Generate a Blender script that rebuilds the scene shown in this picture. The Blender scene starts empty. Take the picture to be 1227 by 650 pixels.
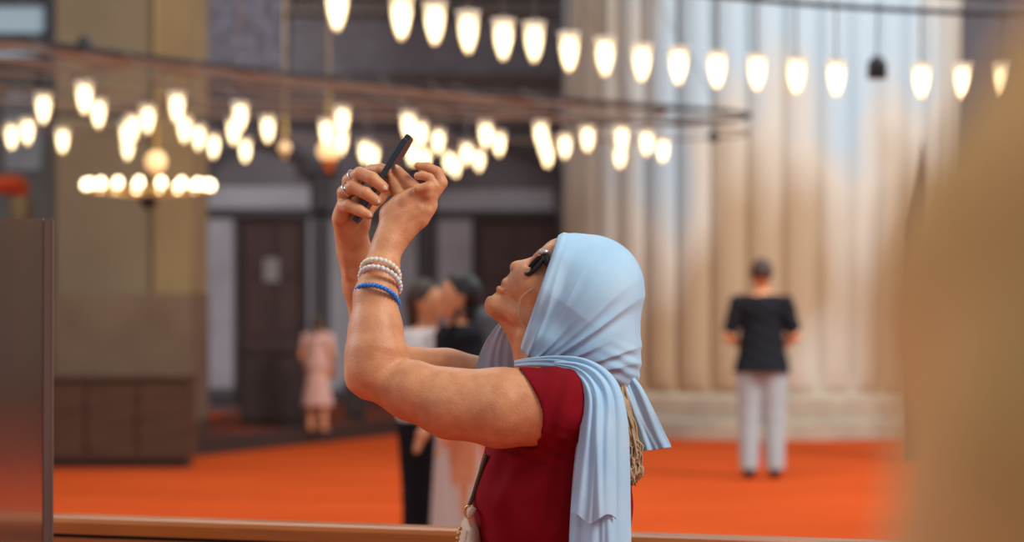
import bpy, bmesh, math, random
import numpy as np
from mathutils import Vector, Matrix
random.seed(7); np.random.seed(7)
S = bpy.context.scene
C = S.collection
PI = math.pi

# ---------------------------------------------------------------- camera, light, exposure
F = 2897.0                      # focal length in pixels of the 1227 px wide frame (85 mm)
PITCH = math.atan(30 / F)
CAMZ = 1.5
D0 = 3.86                       # the woman's distance
cd = bpy.data.cameras.new('camera'); cam = bpy.data.objects.new('camera', cd); C.objects.link(cam)
cam.location = (0, 0, CAMZ); cam.rotation_euler = (PI / 2 + PITCH, 0, 0)
cd.sensor_width = 36; cd.lens = F / 1227 * 36; cd.clip_start = 0.05; cd.clip_end = 200
cd.dof.use_dof = True; cd.dof.focus_distance = D0 - 0.06; cd.dof.aperture_fstop = 3.6
S.camera = cam
S.view_settings.view_transform = 'Standard'; S.view_settings.look = 'None'
S.view_settings.gamma = 1; S.view_settings.use_curve_mapping = False
S.view_settings.exposure = 0.0
try:
    S.cycles.use_denoising = True
    S.cycles.max_bounces = 8
    S.cycles.sample_clamp_indirect = 4
except Exception:
    pass

W = bpy.data.worlds.new('world'); S.world = W; W.use_nodes = True
W.node_tree.nodes['Background'].inputs[0].default_value = (0.86, 0.90, 1.0, 1)
W.node_tree.nodes['Background'].inputs[1].default_value = 0.45

def area(name, loc, target, size, power, col):
    l = bpy.data.lights.new(name, 'AREA'); l.shape = 'SQUARE'; l.size = size; l.energy = power; l.color = col
    o = bpy.data.objects.new(name, l); C.objects.link(o); o.location = loc
    o.rotation_euler = (Vector(target) - Vector(loc)).to_track_quat('-Z', 'Y').to_euler()
    return o
area('window_daylight_key', (3.4, 1.6, 5.2), (0.1, 3.9, 1.4), 1.8, 235, (1.0, 0.95, 0.87))
area('window_daylight_rim', (-4.6, 5.2, 3.9), (-0.1, 3.9, 1.5), 1.6, 120, (0.95, 0.97, 1.0))
area('window_daylight_carpet', (-1.0, 14.0, 9.0), (-0.5, 17.0, 0), 6.0, 520, (1.0, 0.95, 0.88))
area('window_daylight_pillar', (7.5, 15.5, 9.0), (2.8, 26.0, 3.0), 3.0, 1500, (0.93, 0.96, 1.0))

# ---------------------------------------------------------------- helpers
def P(x, y, d):
    u = (x - 613.5) / F; v = (325 - y) / F
    Y = math.cos(PITCH) - v * math.sin(PITCH); Z = math.sin(PITCH) + v * math.cos(PITCH)
    t = d / Y
    return Vector((u * t, d, CAMZ + Z * t))
def Wp(x, y, dy=0.0): return P(x, y, D0 + dy)
def px(r, dy=0.0): return r * (D0 + dy) / F

def mat(name, col, rough=0.6, metal=0.0, col2=None, scale=8.0, bump=0.0, bscale=60.0, sss=0.0, emis=None, estr=0.0,
        trans=0.0, ior=1.45, stretch=(1, 1, 1), detail=4.0, sheen=0.0, mixlo=0.35, mixhi=0.65):
    m = bpy.data.materials.new(name); m.use_nodes = True
    nt = m.node_tree; b = nt.nodes['Principled BSDF']
    b.inputs['Base Color'].default_value = (*col, 1); b.inputs['Roughness'].default_value = rough
    b.inputs['Metallic'].default_value = metal; b.inputs['IOR'].default_value = ior
    if sss:
        b.inputs['Subsurface Weight'].default_value = sss
        b.inputs['Subsurface Radius'].default_value = (1.0, 0.35, 0.2); b.inputs['Subsurface Scale'].default_value = 0.006
    if rough >= 0.85: b.inputs['Specular IOR Level'].default_value = 0.12
    if sheen: b.inputs['Sheen Weight'].default_value = sheen
    if trans: b.inputs['Transmission Weight'].default_value = trans
    if emis:
        b.inputs['Emission Color'].default_value = (*emis, 1); b.inputs['Emission Strength'].default_value = estr
    tc = nt.nodes.new('ShaderNodeTexCoord'); mp = nt.nodes.new('ShaderNodeMapping')
    mp.inputs['Scale'].default_value = stretch
    nt.links.new(tc.outputs['Object'], mp.inputs[0])
    if col2:
        n = nt.nodes.new('ShaderNodeTexNoise'); n.inputs['Scale'].default_value = scale; n.inputs['Detail'].default_value = detail
        nt.links.new(mp.outputs[0], n.inputs['Vector'])
        r = nt.nodes.new('ShaderNodeValToRGB')
        r.color_ramp.elements[0].position = mixlo; r.color_ramp.elements[1].position = mixhi
        r.color_ramp.elements[0].color = (*col, 1); r.color_ramp.elements[1].color = (*col2, 1)
        nt.links.new(n.outputs['Fac'], r.inputs[0]); nt.links.new(r.outputs[0], b.inputs['Base Color'])
    if bump:
        n2 = nt.nodes.new('ShaderNodeTexNoise'); n2.inputs['Scale'].default_value = bscale; n2.inputs['Detail'].default_value = 5
        nt.links.new(tc.outputs['Object'], n2.inputs['Vector'])
        bp = nt.nodes.new('ShaderNodeBump'); bp.inputs['Strength'].default_value = bump; bp.inputs['Distance'].default_value = 0.002
        nt.links.new(n2.outputs['Fac'], bp.inputs['Height']); nt.links.new(bp.outputs[0], b.inputs['Normal'])
    return m

def tag(o, label=None, cat=None, group=None, kind=None):
    if label: o['label'] = label
    if cat: o['category'] = cat
    if group: o['group'] = group
    if kind: o['kind'] = kind
    return o
def link(name, me, m=None, parent=None, smooth=True):
    if m is not None: me.materials.append(m)
    if smooth and len(me.polygons): me.polygons.foreach_set('use_smooth', [True] * len(me.polygons))
    o = bpy.data.objects.new(name, me); C.objects.link(o)
    if parent is not None:
        o.parent = parent
        o.matrix_parent_inverse = Matrix.Translation(parent.location).inverted() if parent.rotation_euler.z == 0 and parent.scale.x == 1 else Matrix.Identity(4)
    return o
def obj(name, bm, m, parent=None, smooth=False):
    me = bpy.data.meshes.new(name); bm.normal_update(); bm.to_mesh(me); bm.free()
    return link(name, me, m, parent, smooth)
def empty(name, loc, rz=0.0):
    o = bpy.data.objects.new(name, None); C.objects.link(o); o.location = loc; o.rotation_euler = (0, 0, rz)
    o.empty_display_size = 0.1
    return o
def bx(bm, x0, x1, y0, y1, z0, z1, bev=0.0):
    r = bmesh.ops.create_cube(bm, size=1.0)
    for v in r['verts']:
        v.co = Vector((x0 + (v.co.x + .5) * (x1 - x0), y0 + (v.co.y + .5) * (y1 - y0), z0 + (v.co.z + .5) * (z1 - z0)))
    if bev:
        es = list({e for v in r['verts'] for e in v.link_edges})
        bmesh.ops.bevel(bm, geom=es, offset=bev, segments=2, affect='EDGES')
def tube(bm, pts, rad, n=10, closed=False, sx=None):
    pts = [Vector(p) for p in pts]; N = len(pts)
    rads = rad if isinstance(rad, (list, tuple)) else [rad] * N
    rings = []; up = None
    for i, p in enumerate(pts):
        a = pts[(i - 1) % N] if (closed or i > 0) else p; b = pts[(i + 1) % N] if (closed or i < N - 1) else p
        t = (b - a).normalized()
        if up is None: up = Vector((0, 0, 1)) if abs(t.z) < 0.9 else Vector((1, 0, 0))
        s = t.cross(up).normalized(); w = s.cross(t).normalized(); up = w
        rings.append([bm.verts.new(p + (s * math.cos(2 * PI * k / n) + w * math.sin(2 * PI * k / n)) * rads[i]) for k in range(n)])
    for i in range(N if closed else N - 1):
        A, B = rings[i], rings[(i + 1) % N]
        for k in range(n): bm.faces.new((A[k], A[(k + 1) % n], B[(k + 1) % n], B[k]))
    if not closed:
        bm.faces.new(rings[0][::-1]); bm.faces.new(rings[-1])
def lathe(bm, prof, n=24, c=(0, 0, 0), cap=True):
    c = Vector(c); rings = []
    for r, z in prof:
        rings.append([bm.verts.new(c + Vector((r * math.cos(2 * PI * k / n), r * math.sin(2 * PI * k / n), z))) for k in range(n)])
    for A, B in zip(rings, rings[1:]):
        for k in range(n): bm.faces.new((A[k], A[(k + 1) % n], B[(k + 1) % n], B[k]))
    if cap:
        bm.faces.new(rings[0][::-1]); bm.faces.new(rings[-1])
def sphere(bm, c, r, sc=(1, 1, 1), seg=16):
    q = bmesh.ops.create_uvsphere(bm, u_segments=seg, v_segments=max(6, seg // 2), radius=r)
    for v in q['verts']: v.co = Vector((v.co.x * sc[0], v.co.y * sc[1], v.co.z * sc[2])) + Vector(c)
def smoothpath(pts, n):
    """Catmull-Rom through tuples of any length."""
    a = np.array(pts, float); out = []; N = len(a)
    for i in range(n):
        t = i / (n - 1) * (N - 1); k = min(int(t), N - 2); u = t - k
        p0 = a[max(k - 1, 0)]; p1 = a[k]; p2 = a[k + 1]; p3 = a[min(k + 2, N - 1)]
        out.append(0.5 * ((2 * p1) + (-p0 + p2) * u + (2 * p0 - 5 * p1 + 4 * p2 - p3) * u * u + (-p0 + 3 * p1 - 3 * p2 + p3) * u ** 3))
    return np.array(out)

# ---------------------------------------------------------------- smooth solid modeller (distance field -> one continuous mesh)
class Field:
    def __init__(s, lo, hi, h):
        s.lo = np.array(lo, float); s.h = h
        s.n = np.ceil((np.array(hi, float) - s.lo) / h).astype(int) + 1
        s.D = np.full(s.n, 0.5, np.float32)
    def _win(s, lo, hi):
        a = np.maximum(np.floor((lo - s.lo) / s.h).astype(int), 0); b = np.minimum(np.ceil((hi - s.lo) / s.h).astype(int) + 1, s.n)
        if (b <= a).any(): return None
        ax = [(s.lo[i] + np.arange(a[i], b[i]) * s.h).astype(np.float32) for i in range(3)]
        return (slice(a[0], b[0]), slice(a[1], b[1]), slice(a[2], b[2])), ax[0][:, None, None], ax[1][None, :, None], ax[2][None, None, :]
    def _mix(s, sl, d, k, carve):
        A = s.D[sl]
        if carve:
            A = -A
            hh = np.maximum(k - np.abs(A - d), 0) / k; s.D[sl] = -(np.minimum(A, d) - hh * hh * k * 0.25)
        else:
            hh = np.maximum(k - np.abs(A - d), 0) / k; s.D[sl] = np.minimum(A, d) - hh * hh * k * 0.25
    def cone(s, a, b, r1, r2, k=0.004, fy=1.0, carve=False, grow=0.0):
        a = np.array(a, float); b = np.array(b, float); r1 += grow; r2 += grow
        m = max(r1, r2) * max(1, fy) + k + 3 * s.h
        w = s._win(np.minimum(a, b) - m, np.maximum(a, b) + m)
        if w is None: return
        sl, X, Y, Z = w
        ab = b - a; ab[1] /= fy; L = max(float(ab @ ab), 1e-12)
        qx = X - a[0]; qy = (Y - a[1]) / fy; qz = Z - a[2]
        t = np.clip((qx * ab[0] + qy * ab[1] + qz * ab[2]) / L, 0, 1)
        d = np.sqrt((qx - t * ab[0]) ** 2 + (qy - t * ab[1]) ** 2 + (qz - t * ab[2]) ** 2) - (r1 + (r2 - r1) * t)
        s._mix(sl, d, k, carve)
    def ell(s, c, r, k=0.004, rot=0.0, carve=False, grow=0.0):
        """ellipsoid; rot turns it about the Y (depth) axis"""
        c = np.array(c, float); r = np.array(r, float) + grow
        m = max(r) + k + 3 * s.h
        w = s._win(c - m, c + m)
        if w is None: return
        sl, X, Y, Z = w
        qx = X - c[0]; qy = Y - c[1]; qz = Z - c[2]
        co, si = math.cos(rot), math.sin(rot)
        ux = co * qx + si * qz; uz = -si * qx + co * qz
        k0 = np.sqrt((ux / r[0]) ** 2 + (qy / r[1]) ** 2 + (uz / r[2]) ** 2)
        k1 = np.sqrt((ux / r[0] ** 2) ** 2 + (qy / r[1] ** 2) ** 2 + (uz / r[2] ** 2) ** 2) + 1e-9
        d = k0 * (k0 - 1) / k1
        s._mix(sl, d.astype(np.float32), k, carve)
    def clip(s, p, n):
        """keep the side that n points to"""
        p = np.array(p, float); n = np.array(n, float); n /= np.linalg.norm(n)
        X = s.lo[0] + np.arange(s.n[0]) * s.h; Y = s.lo[1] + np.arange(s.n[1]) * s.h; Z = s.lo[2] + np.arange(s.n[2]) * s.h
        d = -((X - p[0]) * n[0])[:, None, None] - ((Y - p[1]) * n[1])[None, :, None] - ((Z - p[2]) * n[2])[None, None, :]
        np.maximum(s.D, d.astype(np.float32), out=s.D)
    def mesh(s, name, disp=None):
        D = s.D; D[0] = D[-1] = 0.5; D[:, 0] = D[:, -1] = 0.5; D[:, :, 0] = D[:, :, -1] = 0.5
        ins = D < 0
        cnt = np.zeros(tuple(s.n - 1), np.uint8)
        for i in (0, 1):
            for j in (0, 1):
                for k in (0, 1):
                    cnt += ins[i:s.n[0] - 1 + i, j:s.n[1] - 1 + j, k:s.n[2] - 1 + k]
        idx = np.argwhere((cnt > 0) & (cnt < 8)); M = len(idx)
        ids = np.full(tuple(s.n - 1), -1, np.int32); ids[idx[:, 0], idx[:, 1], idx[:, 2]] = np.arange(M)
        acc = np.zeros((M, 3)); num = np.zeros(M)
        cor = [(i, j, k) for i in (0, 1) for j in (0, 1) for k in (0, 1)]
        val = {c: D[idx[:, 0] + c[0], idx[:, 1] + c[1], idx[:, 2] + c[2]].astype(float) for c in cor}
        for a in cor:
            for ax in range(3):
                if a[ax] == 0:
                    b = list(a); b[ax] = 1; b = tuple(b); va, vb = val[a], val[b]
                    m = (va < 0) != (vb < 0); t = np.where(m, va / np.where(m, va - vb, 1), 0)
                    p = np.tile(np.array(a, float), (M, 1)); p[:, ax] += t
                    acc[m] += p[m]; num[m] += 1
        V = s.lo + (idx + acc / num[:, None]) * s.h
        quads = []
        for ax in range(3):
            u, v = (ax + 1) % 3, (ax + 2) % 3
            sl0 = [slice(1, None)] * 3; sl0[ax] = slice(0, -1); sl1 = [slice(1, None)] * 3; sl1[ax] = slice(1, None)
            A = ins[tuple(sl0)]; B = ins[tuple(sl1)]
            e = np.argwhere(A != B); off = np.ones(3, int); off[ax] = 0; g = e + off
            ok = np.ones(len(g), bool)
            for q in (u, v): ok &= g[:, q] <= s.n[q] - 2
            g = g[ok]; e = e[ok]
            fl = A[e[:, 0], e[:, 1], e[:, 2]]
            def cell(du, dv):
                c = g.copy(); c[:, u] += du; c[:, v] += dv; return ids[c[:, 0], c[:, 1], c[:, 2]]
            q = np.stack([cell(-1, -1), cell(0, -1), cell(0, 0), cell(-1, 0)], 1)
            q[~fl] = q[~fl][:, ::-1]; quads.append(q)
        Q = np.concatenate(quads); Q = Q[(Q >= 0).all(1)]
        if disp is not None:
            n = np.zeros_like(V); fn = np.cross(V[Q[:, 2]] - V[Q[:, 0]], V[Q[:, 3]] - V[Q[:, 1]])
            for c in range(4): np.add.at(n, Q[:, c], fn)
            n /= np.linalg.norm(n, axis=1)[:, None] + 1e-12
            V = V + disp(V, n)
        me = bpy.data.meshes.new(name)
        me.vertices.add(len(V)); me.vertices.foreach_set('co', V.astype(np.float32).ravel())
        me.loops.add(len(Q) * 4); me.loops.foreach_set('vertex_index', Q.astype(np.int32).ravel())
        me.polygons.add(len(Q)); me.polygons.foreach_set('loop_start', np.arange(0, len(Q) * 4, 4, dtype=np.int32))
        me.polygons.foreach_set('loop_total', np.full(len(Q), 4, np.int32))
        me.update(calc_edges=True)
        return me
def topx(V):
    """world points -> pixel coordinates in the photograph's frame, for laying out folds"""
    x = V[:, 0] / V[:, 1] * F + 613.5; y = 355 - (V[:, 2] - CAMZ) / V[:, 1] * F
    return x, y

# ---------------------------------------------------------------- materials
M = {}
M['skin'] = mat('warm tanned skin', (0.72, 0.335, 0.160), 0.46, col2=(0.62, 0.255, 0.115), scale=45, bump=0.35, bscale=330, sss=0.12)
M['nail'] = mat('fingernail', (0.80, 0.52, 0.42), 0.25)
M['lip'] = mat('lips', (0.42, 0.12, 0.08), 0.4)
M['scarf'] = mat('pale blue cotton', (0.44, 0.71, 0.94), 0.85, col2=(0.54, 0.77, 0.95), scale=14, bump=0.25, bscale=900, sheen=0.2)
nt_ = M['scarf'].node_tree; b_ = nt_.nodes['Principled BSDF']; tl_ = nt_.nodes.new('ShaderNodeBsdfTranslucent'); tl_.inputs[0].default_value = (.62, .80, .95, 1)
mx_ = nt_.nodes.new('ShaderNodeMixShader'); mx_.inputs[0].default_value = .10
nt_.links.new(b_.outputs[0], mx_.inputs[1]); nt_.links.new(tl_.outputs[0], mx_.inputs[2]); nt_.links.new(mx_.outputs[0], nt_.nodes['Material Output'].inputs['Surface'])
M['shirt'] = mat('crimson jersey', (0.235, 0.005, 0.012), 0.86, col2=(0.20, 0.004, 0.010), scale=30, bump=0.15, bscale=900)
M['hair'] = mat('light brown hair', (0.30, 0.19, 0.10), 0.45, col2=(0.56, 0.40, 0.24), scale=25)
M['darkhair'] = mat('near black hair', (0.012, 0.010, 0.010), 0.5)
M['brownhair'] = mat('dark brown hair', (0.05, 0.03, 0.02), 0.6)
M['denim'] = mat('dark blue denim', (0.03, 0.05, 0.10), 0.85, bump=0.2)
M['leather'] = mat('brown leather', (0.12, 0.06, 0.03), 0.5)
M['black'] = mat('black cotton', (0.014, 0.016, 0.020), 0.85)
M['greytrouser'] = mat('pale grey cotton', (0.38, 0.44, 0.44), 0.85)
M['cream'] = mat('cream cotton', (0.60, 0.56, 0.50), 0.85, col2=(0.62, 0.54, 0.47), scale=6)
M['white'] = mat('white cotton', (0.62, 0.58, 0.56), 0.85)
M['pink'] = mat('dusty pink cotton', (0.60, 0.36, 0.29), 0.85)
M['metal'] = mat('dark iron', (0.03, 0.03, 0.032), 0.5, 0.6)
M['bronze'] = mat('aged bronze', (0.22, 0.12, 0.07), 0.6, 0.3, col2=(0.13, 0.09, 0.065), scale=3)
M['brass'] = mat('brass', (0.60, 0.38, 0.12), 0.35, 0.9)
M['silver'] = mat('silver', (0.75, 0.72, 0.68), 0.25, 1.0)
M['phone'] = mat('dark blue grey phone metal', (0.05, 0.06, 0.075), 0.35, 0.6)
M['screen'] = mat('phone glass', (0.06, 0.065, 0.08), 0.5, 0.0)
M['sun'] = mat('black acetate', (0.006, 0.006, 0.006), 0.4)
M['bead'] = mat('white stone bead', (0.80, 0.78, 0.75), 0.35, col2=(0.66, 0.63, 0.60), scale=300)
M['pearl'] = mat('cream pearl', (0.86, 0.76, 0.60), 0.25)
M['blue'] = mat('blue stone bead', (0.012, 0.14, 0.60), 0.25, col2=(0.05, 0.28, 0.75), scale=400)
M['bag'] = mat('beige bag leather', (0.58, 0.44, 0.32), 0.6, bump=0.2)
M['olive'] = mat('dark olive strap', (0.08, 0.055, 0.025), 0.6)

# ================================================================ THE SETTING
# carpet
m = mat('orange red carpet', (0.56, 0.074, 0.009), 1.0, col2=(0.46, 0.055, 0.006), scale=1.1, stretch=(0.5, 1.6, 1), bump=0.4, bscale=200)
bm = bmesh.new(); bx(bm, -12, 12, -1, 34, -0.1, 0)
tag(obj('floor', bm, m), kind='structure')

# back wall with arches
Dw = 31.5
def wb(x0, x1, y0, y1, off0, off1, bm, d=Dw, bev=0.0):
    a = P(x0, y1, d); b = P(x1, y0, d)
    bx(bm, a.x, b.x, d - off1, d - off0, a.z, b.z, bev)
mw = mat('grey plaster', (0.21, 0.195, 0.205), 0.9, col2=(0.165, 0.15, 0.155), scale=1.3, detail=8)
bm = bmesh.new(); bx(bm, -12, 12, Dw, Dw + 0.4, -0.1, 8)
tag(obj('wall_back', bm, mw), kind='structure')
mtile = mat('patterned grey violet tiles', (0.25, 0.245, 0.30), 0.6, col2=(0.14, 0.12, 0.135), scale=9, detail=6, mixlo=.42, mixhi=.58)
bm = bmesh.new(); wb(222, 345, -70, 95, 0, 0.06, bm)
tag(obj('trim_1', bm, mtile), kind='structure')
mgt = mat('grey brick tiles', (0.21, 0.20, 0.215), 0.7, col2=(0.15, 0.135, 0.145), scale=4, stretch=(1, 1, 5))
bm = bmesh.new(); wb(349, 668, 18, 88, 0, 0.05, bm)
tag(obj('trim_2', bm, mgt), kind='structure')
mbr = mat('brown painted band', (0.16, 0.125, 0.118), 0.8, col2=(0.12, 0.09, 0.082), scale=5, stretch=(1, 1, 3))
bm = bmesh.new(); wb(222, 668, 98, 152, 0, 0.10, bm); wb(222, 668, 90, 98, 0, 0.16, bm)
tag(obj('trim_3', bm, mbr), kind='structure')
# balustrade high on the wall
mlat = mat('weathered lattice', (0.24, 0.20, 0.165), 0.8)
bm = bmesh.new(); wb(342, 668, 12, 17, 0, 0.2, bm); wb(342, 668, -14, -8, 0, 0.2, bm)
for x in range(346, 668, 9): wb(x, x + 3, -9, 13, 0.05, 0.13, bm)
tag(obj('trim_4', bm, mlat), kind='structure')
# pale panels and mouldings
mpan = mat('pale grey marble', (0.46, 0.45, 0.48), 0.7, col2=(0.36, 0.34, 0.36), scale=1.5, detail=6)
bm = bmesh.new()
for x0, x1, y0, y1 in ((233, 284, 262, 466), (369, 425, 262, 470), (470, 500, 262, 478), (525, 566, 262, 478), (240, 372, 224, 250), (520, 662, 228, 254)):
    wb(x0, x1, y0, y1, 0, 0.05, bm, bev=0.01)
tag(obj('trim_5', bm, mpan), kind='structure')
mdk = mat('dark stained wood', (0.045, 0.026, 0.022), 0.6, col2=(0.030, 0.018, 0.016), scale=3, stretch=(6, 6, 1))
mdm = mat('dark stone moulding', (0.075, 0.066, 0.068), 0.7)
bm = bmesh.new(); wb(228, 664, 252, 260, 0, 0.12, bm); wb(228, 664, 466, 482, 0, 0.1, bm)
tag(obj('trim_6', bm, mdm), kind='structure')
def arch(name, xl, xr, ybase, yap, w):
    bm = bmesh.new(); xm = (xl + xr) / 2
    prev = None
    pts = []
    for i in range(17):
        t = i / 16; s = t * 2 if t < .5 else (1 - t) * 2
        x = xl + (xm - xl) * (1 - math.cos(s * PI / 2)) if t <= .5 else xr - (xr - xm) * (1 - math.cos(s * PI / 2))
        y = ybase + (yap - ybase) * (0.85 * math.sin(s * PI / 2) + 0.15 * s ** 3)
        pts.append((x, y))
    outer = [((x - xm) * (1 + 2 * w / (xr - xl)) + xm, ybase + (y - ybase) * (1 + w / (ybase - yap))) for x, y in pts]
    for off in (0.0, 0.14):
        pass
    vs = [[bm.verts.new(P(x, y, Dw - o)) for x, y in L] for L in (pts, outer) for o in (0.0, 0.14)]
    A0, A1, B0, B1 = vs
    for i in range(16):
        bm.faces.new((A1[i], A1[i + 1], B1[i + 1], B1[i])); bm.faces.new((A0[i], A1[i], B1[i], B0[i]) if i == 0 else (A0[i], A0[i + 1], A1[i + 1], A1[i]))
        bm.faces.new((B1[i], B1[i + 1], B0[i + 1], B0[i]))
    return tag(obj(name, bm, mdm), kind='structure')
arch('trim_7', 250, 378, 226, 172, 14)
arch('trim_8', 528, 668, 228, 176, 14)
bm = bmesh.new(); wb(376, 396, 205, 470, 0, 0.12, bm, bev=.02); wb(500, 522, 205, 480, 0, 0.12, bm, bev=.02); wb(366, 406, 196, 208, 0, 0.2, bm); wb(490, 532, 196, 208, 0, 0.2, bm)
tag(obj('trim_9', bm, mdm), kind='structure')
# doors
mdoor = mat('red brown door wood', (0.085, 0.042, 0.036), 0.55, col2=(0.055, 0.028, 0.025), scale=2, stretch=(8, 8, 1))
def door(name, x0, x1, y0, y1, patch):
    e = empty(name, P((x0 + x1) / 2, y1, Dw)); tag(e, kind='structure')
    bm = bmesh.new(); wb(x0, x0 + 6, y0, y1, 0, 0.14, bm); wb(x1 - 6, x1, y0, y1, 0, 0.14, bm); wb(x0, x1, y0, y0 + 6, 0, 0.15, bm)
    obj('door_frame', bm, mdk, e)
    for a, b in ((x0 + 6, (x0 + x1) / 2 - .3), ((x0 + x1) / 2 + .3, x1 - 6)):
        bm = bmesh.new(); wb(a, b, y0 + 6, y1, 0, 0.06, bm)
        n = 3
        for k in range(n):
            yy0 = y0 + 12 + k * (y1 - y0 - 12) / n; yy1 = yy0 + (y1 - y0 - 12) / n - 8
            wb(a + 5, b - 5, yy0, yy1, 0.06, 0.085, bm, bev=.008)
        obj('door_leaf', bm, mdoor, e)
    if patch:
        bm = bmesh.new(); wb(x0 + 32, x0 + 50, y0 + 52, y0 + 80, 0.085, 0.10, bm)
        obj('notice_sheet', bm, mat('faded paper', (0.30, 0.27, 0.25), 0.9), e)
    return e
door('door_1', 285, 369, 258, 479, True)
door('door_2', 566, 668, 258, 479, False)

# left pillar
mp = mat('yellowish grey stone', (0.21, 0.165, 0.095), 0.8, col2=(0.17, 0.13, 0.075), scale=0.9, detail=5)
mp2 = mat('golden stone facing', (0.26, 0.185, 0.085), 0.8, col2=(0.21, 0.145, 0.065), scale=0.9)
e = empty('stone_pillar', P(147, 545, 22.6)); e.location.z = 0; tag(e, kind='structure')
a = P(66, 0, 22.6); b = P(229, 0, 22.6); s1 = P(183, 0, 22.6)
bm = bmesh.new(); bx(bm, a.x, s1.x, 22.6, 23.9, 0, 6, .02); obj('shaft', bm, mp, e)
bm = bmesh.new(); bx(bm, s1.x, b.x, 22.56, 23.9, 0, 6, .02); obj('facing', bm, mp2, e)
bm = bmesh.new(); bx(bm, a.x - .01, b.x + .01, 22.53, 23.92, 0.3, 1.52, .01); obj('added_dark_band', bm, mat('brown darkening band', (0.175, 0.115, 0.068), 0.8, col2=(0.13, 0.082, 0.048), scale=1.5), e)  # added band: the pillar's darkening towards the floor is put into its brown colour
bm = bmesh.new(); bx(bm, a.x - .02, b.x + .02, 22.5, 23.95, 0, 0.35, .03); obj('plinth', bm, mat('brown marble', (0.09, 0.05, 0.03), 0.6, col2=(0.06, 0.035, 0.02), scale=4), e)
# lower left wall & window beyond the pillar
mlw = mat('drab green grey plaster', (0.13, 0.125, 0.11), 0.9, col2=(0.09, 0.08, 0.068), scale=1.2)
bm = bmesh.new(); b = P(61, 0, 27); bx(bm, -12, b.x, 27, 27.3, 0, 8)
tag(obj('wall_left', bm, mlw), kind='structure')
e = empty('window_1', P(25, 45, 27)); tag(e, kind='structure')
mgl = mat('daylit window glass', (0.2, 0.25, 0.28), 0.3, emis=(0.30, 0.40, 0.45), estr=0.55)
bm = bmesh.new(); wb(-40, 54, 8, 40, 0.0, 0.03, bm, d=27); wb(-40, 54, 54, 68, 0, .03, bm, d=27); obj('pane', bm, mgl, e)
bm = bmesh.new()
for r in ((-44, 58, 2, 8), (-44, 58, 40, 54), (54, 64, -40, 130), (-44, 58, 68, 76)): wb(*r, 0, 0.09, bm, d=27)
obj('window_frame', bm, mat('blue grey window frame', (0.05, 0.06, 0.07), 0.6), e)
bm = bmesh.new(); wb(5, 50, 110, 205, 0, .04, bm, d=27, bev=.01)
tag(obj('trim_10', bm, mat('pale tile panel', (0.25, 0.27, 0.28), .6, col2=(.17, .18, .18), scale=6)), kind='structure')

# great fluted pillar
def stone_flute():
    m = bpy.data.materials.new('veined fluted marble'); m.use_nodes = True; nt = m.node_tree; b = nt.nodes['Principled BSDF']
    b.inputs['Roughness'].default_value = 0.65
    tc = nt.nodes.new('ShaderNodeTexCoord')
    sx = nt.nodes.new('ShaderNodeSeparateXYZ'); nt.links.new(tc.outputs['Object'], sx.inputs[0])
    at = nt.nodes.new('ShaderNodeMath'); at.operation = 'ARCTAN2'; nt.links.new(sx.outputs[0], at.inputs[0]); nt.links.new(sx.outputs[1], at.inputs[1])
    ml = nt.nodes.new('ShaderNodeMath'); ml.operation = 'MULTIPLY'; ml.inputs[1].default_value = 19.0; nt.links.new(at.outputs[0], ml.inputs[0])
    mz = nt.nodes.new('ShaderNodeMath'); mz.operation = 'MULTIPLY'; mz.inputs[1].default_value = 0.28; nt.links.new(sx.outputs[2], mz.inputs[0])
    cb = nt.nodes.new('ShaderNodeCombineXYZ'); nt.links.new(ml.outputs[0], cb.inputs[0]); nt.links.new(mz.outputs[0], cb.inputs[2])
    n = nt.nodes.new('ShaderNodeTexNoise'); n.inputs['Scale'].default_value = 1.0; n.inputs['Detail'].default_value = 2.5; nt.links.new(cb.outputs[0], n.inputs['Vector'])
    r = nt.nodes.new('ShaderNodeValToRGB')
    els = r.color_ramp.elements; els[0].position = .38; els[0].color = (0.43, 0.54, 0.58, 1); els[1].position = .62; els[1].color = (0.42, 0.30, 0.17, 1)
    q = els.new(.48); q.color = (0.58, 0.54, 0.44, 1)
    # warm stained stone low down; bluish daylight above painted in by height
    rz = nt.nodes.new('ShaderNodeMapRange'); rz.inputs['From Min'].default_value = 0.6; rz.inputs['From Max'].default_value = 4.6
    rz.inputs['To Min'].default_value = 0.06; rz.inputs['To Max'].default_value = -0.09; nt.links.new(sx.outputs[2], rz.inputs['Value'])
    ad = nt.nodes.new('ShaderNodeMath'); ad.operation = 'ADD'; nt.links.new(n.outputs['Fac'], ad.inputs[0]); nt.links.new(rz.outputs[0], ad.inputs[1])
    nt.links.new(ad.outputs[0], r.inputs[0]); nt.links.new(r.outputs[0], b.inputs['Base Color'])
    return m
R = 2.30; cx = P(912, 0, 27.6).x; cy = 27.6
e = empty('fluted_pillar', (cx, cy, 0)); tag(e, kind='structure')
bm = bmesh.new(); NF = 36; SEG = NF * 8; zs = [0.45, 0.55, 0.7, 2, 4, 6.5]
rings = []
for zi, z in enumerate(zs):
    ring = []
    for k in range(SEG):
        a = 2 * PI * k / SEG; ph = (k % 8) / 8
        am = 0.085 * math.sqrt(max(0, math.sin(PI * ph)))
        if zi == 0: am *= 0.1
        if zi == 1: am *= 0.8
        r = R - 0.12 + am
        ring.append(bm.verts.new((cx + r * math.sin(a), cy + r * math.cos(a), z)))
    rings.append(ring)
for A, B in zip(rings, rings[1:]):
    for k in range(SEG): bm.faces.new((A[k], B[k], B[(k + 1) % SEG], A[(k + 1) % SEG]))
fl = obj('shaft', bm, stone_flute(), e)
ms = mat('worn cream stone', (0.52, 0.42, 0.29), 0.8, col2=(0.33, 0.27, 0.20), scale=1.5)
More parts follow.
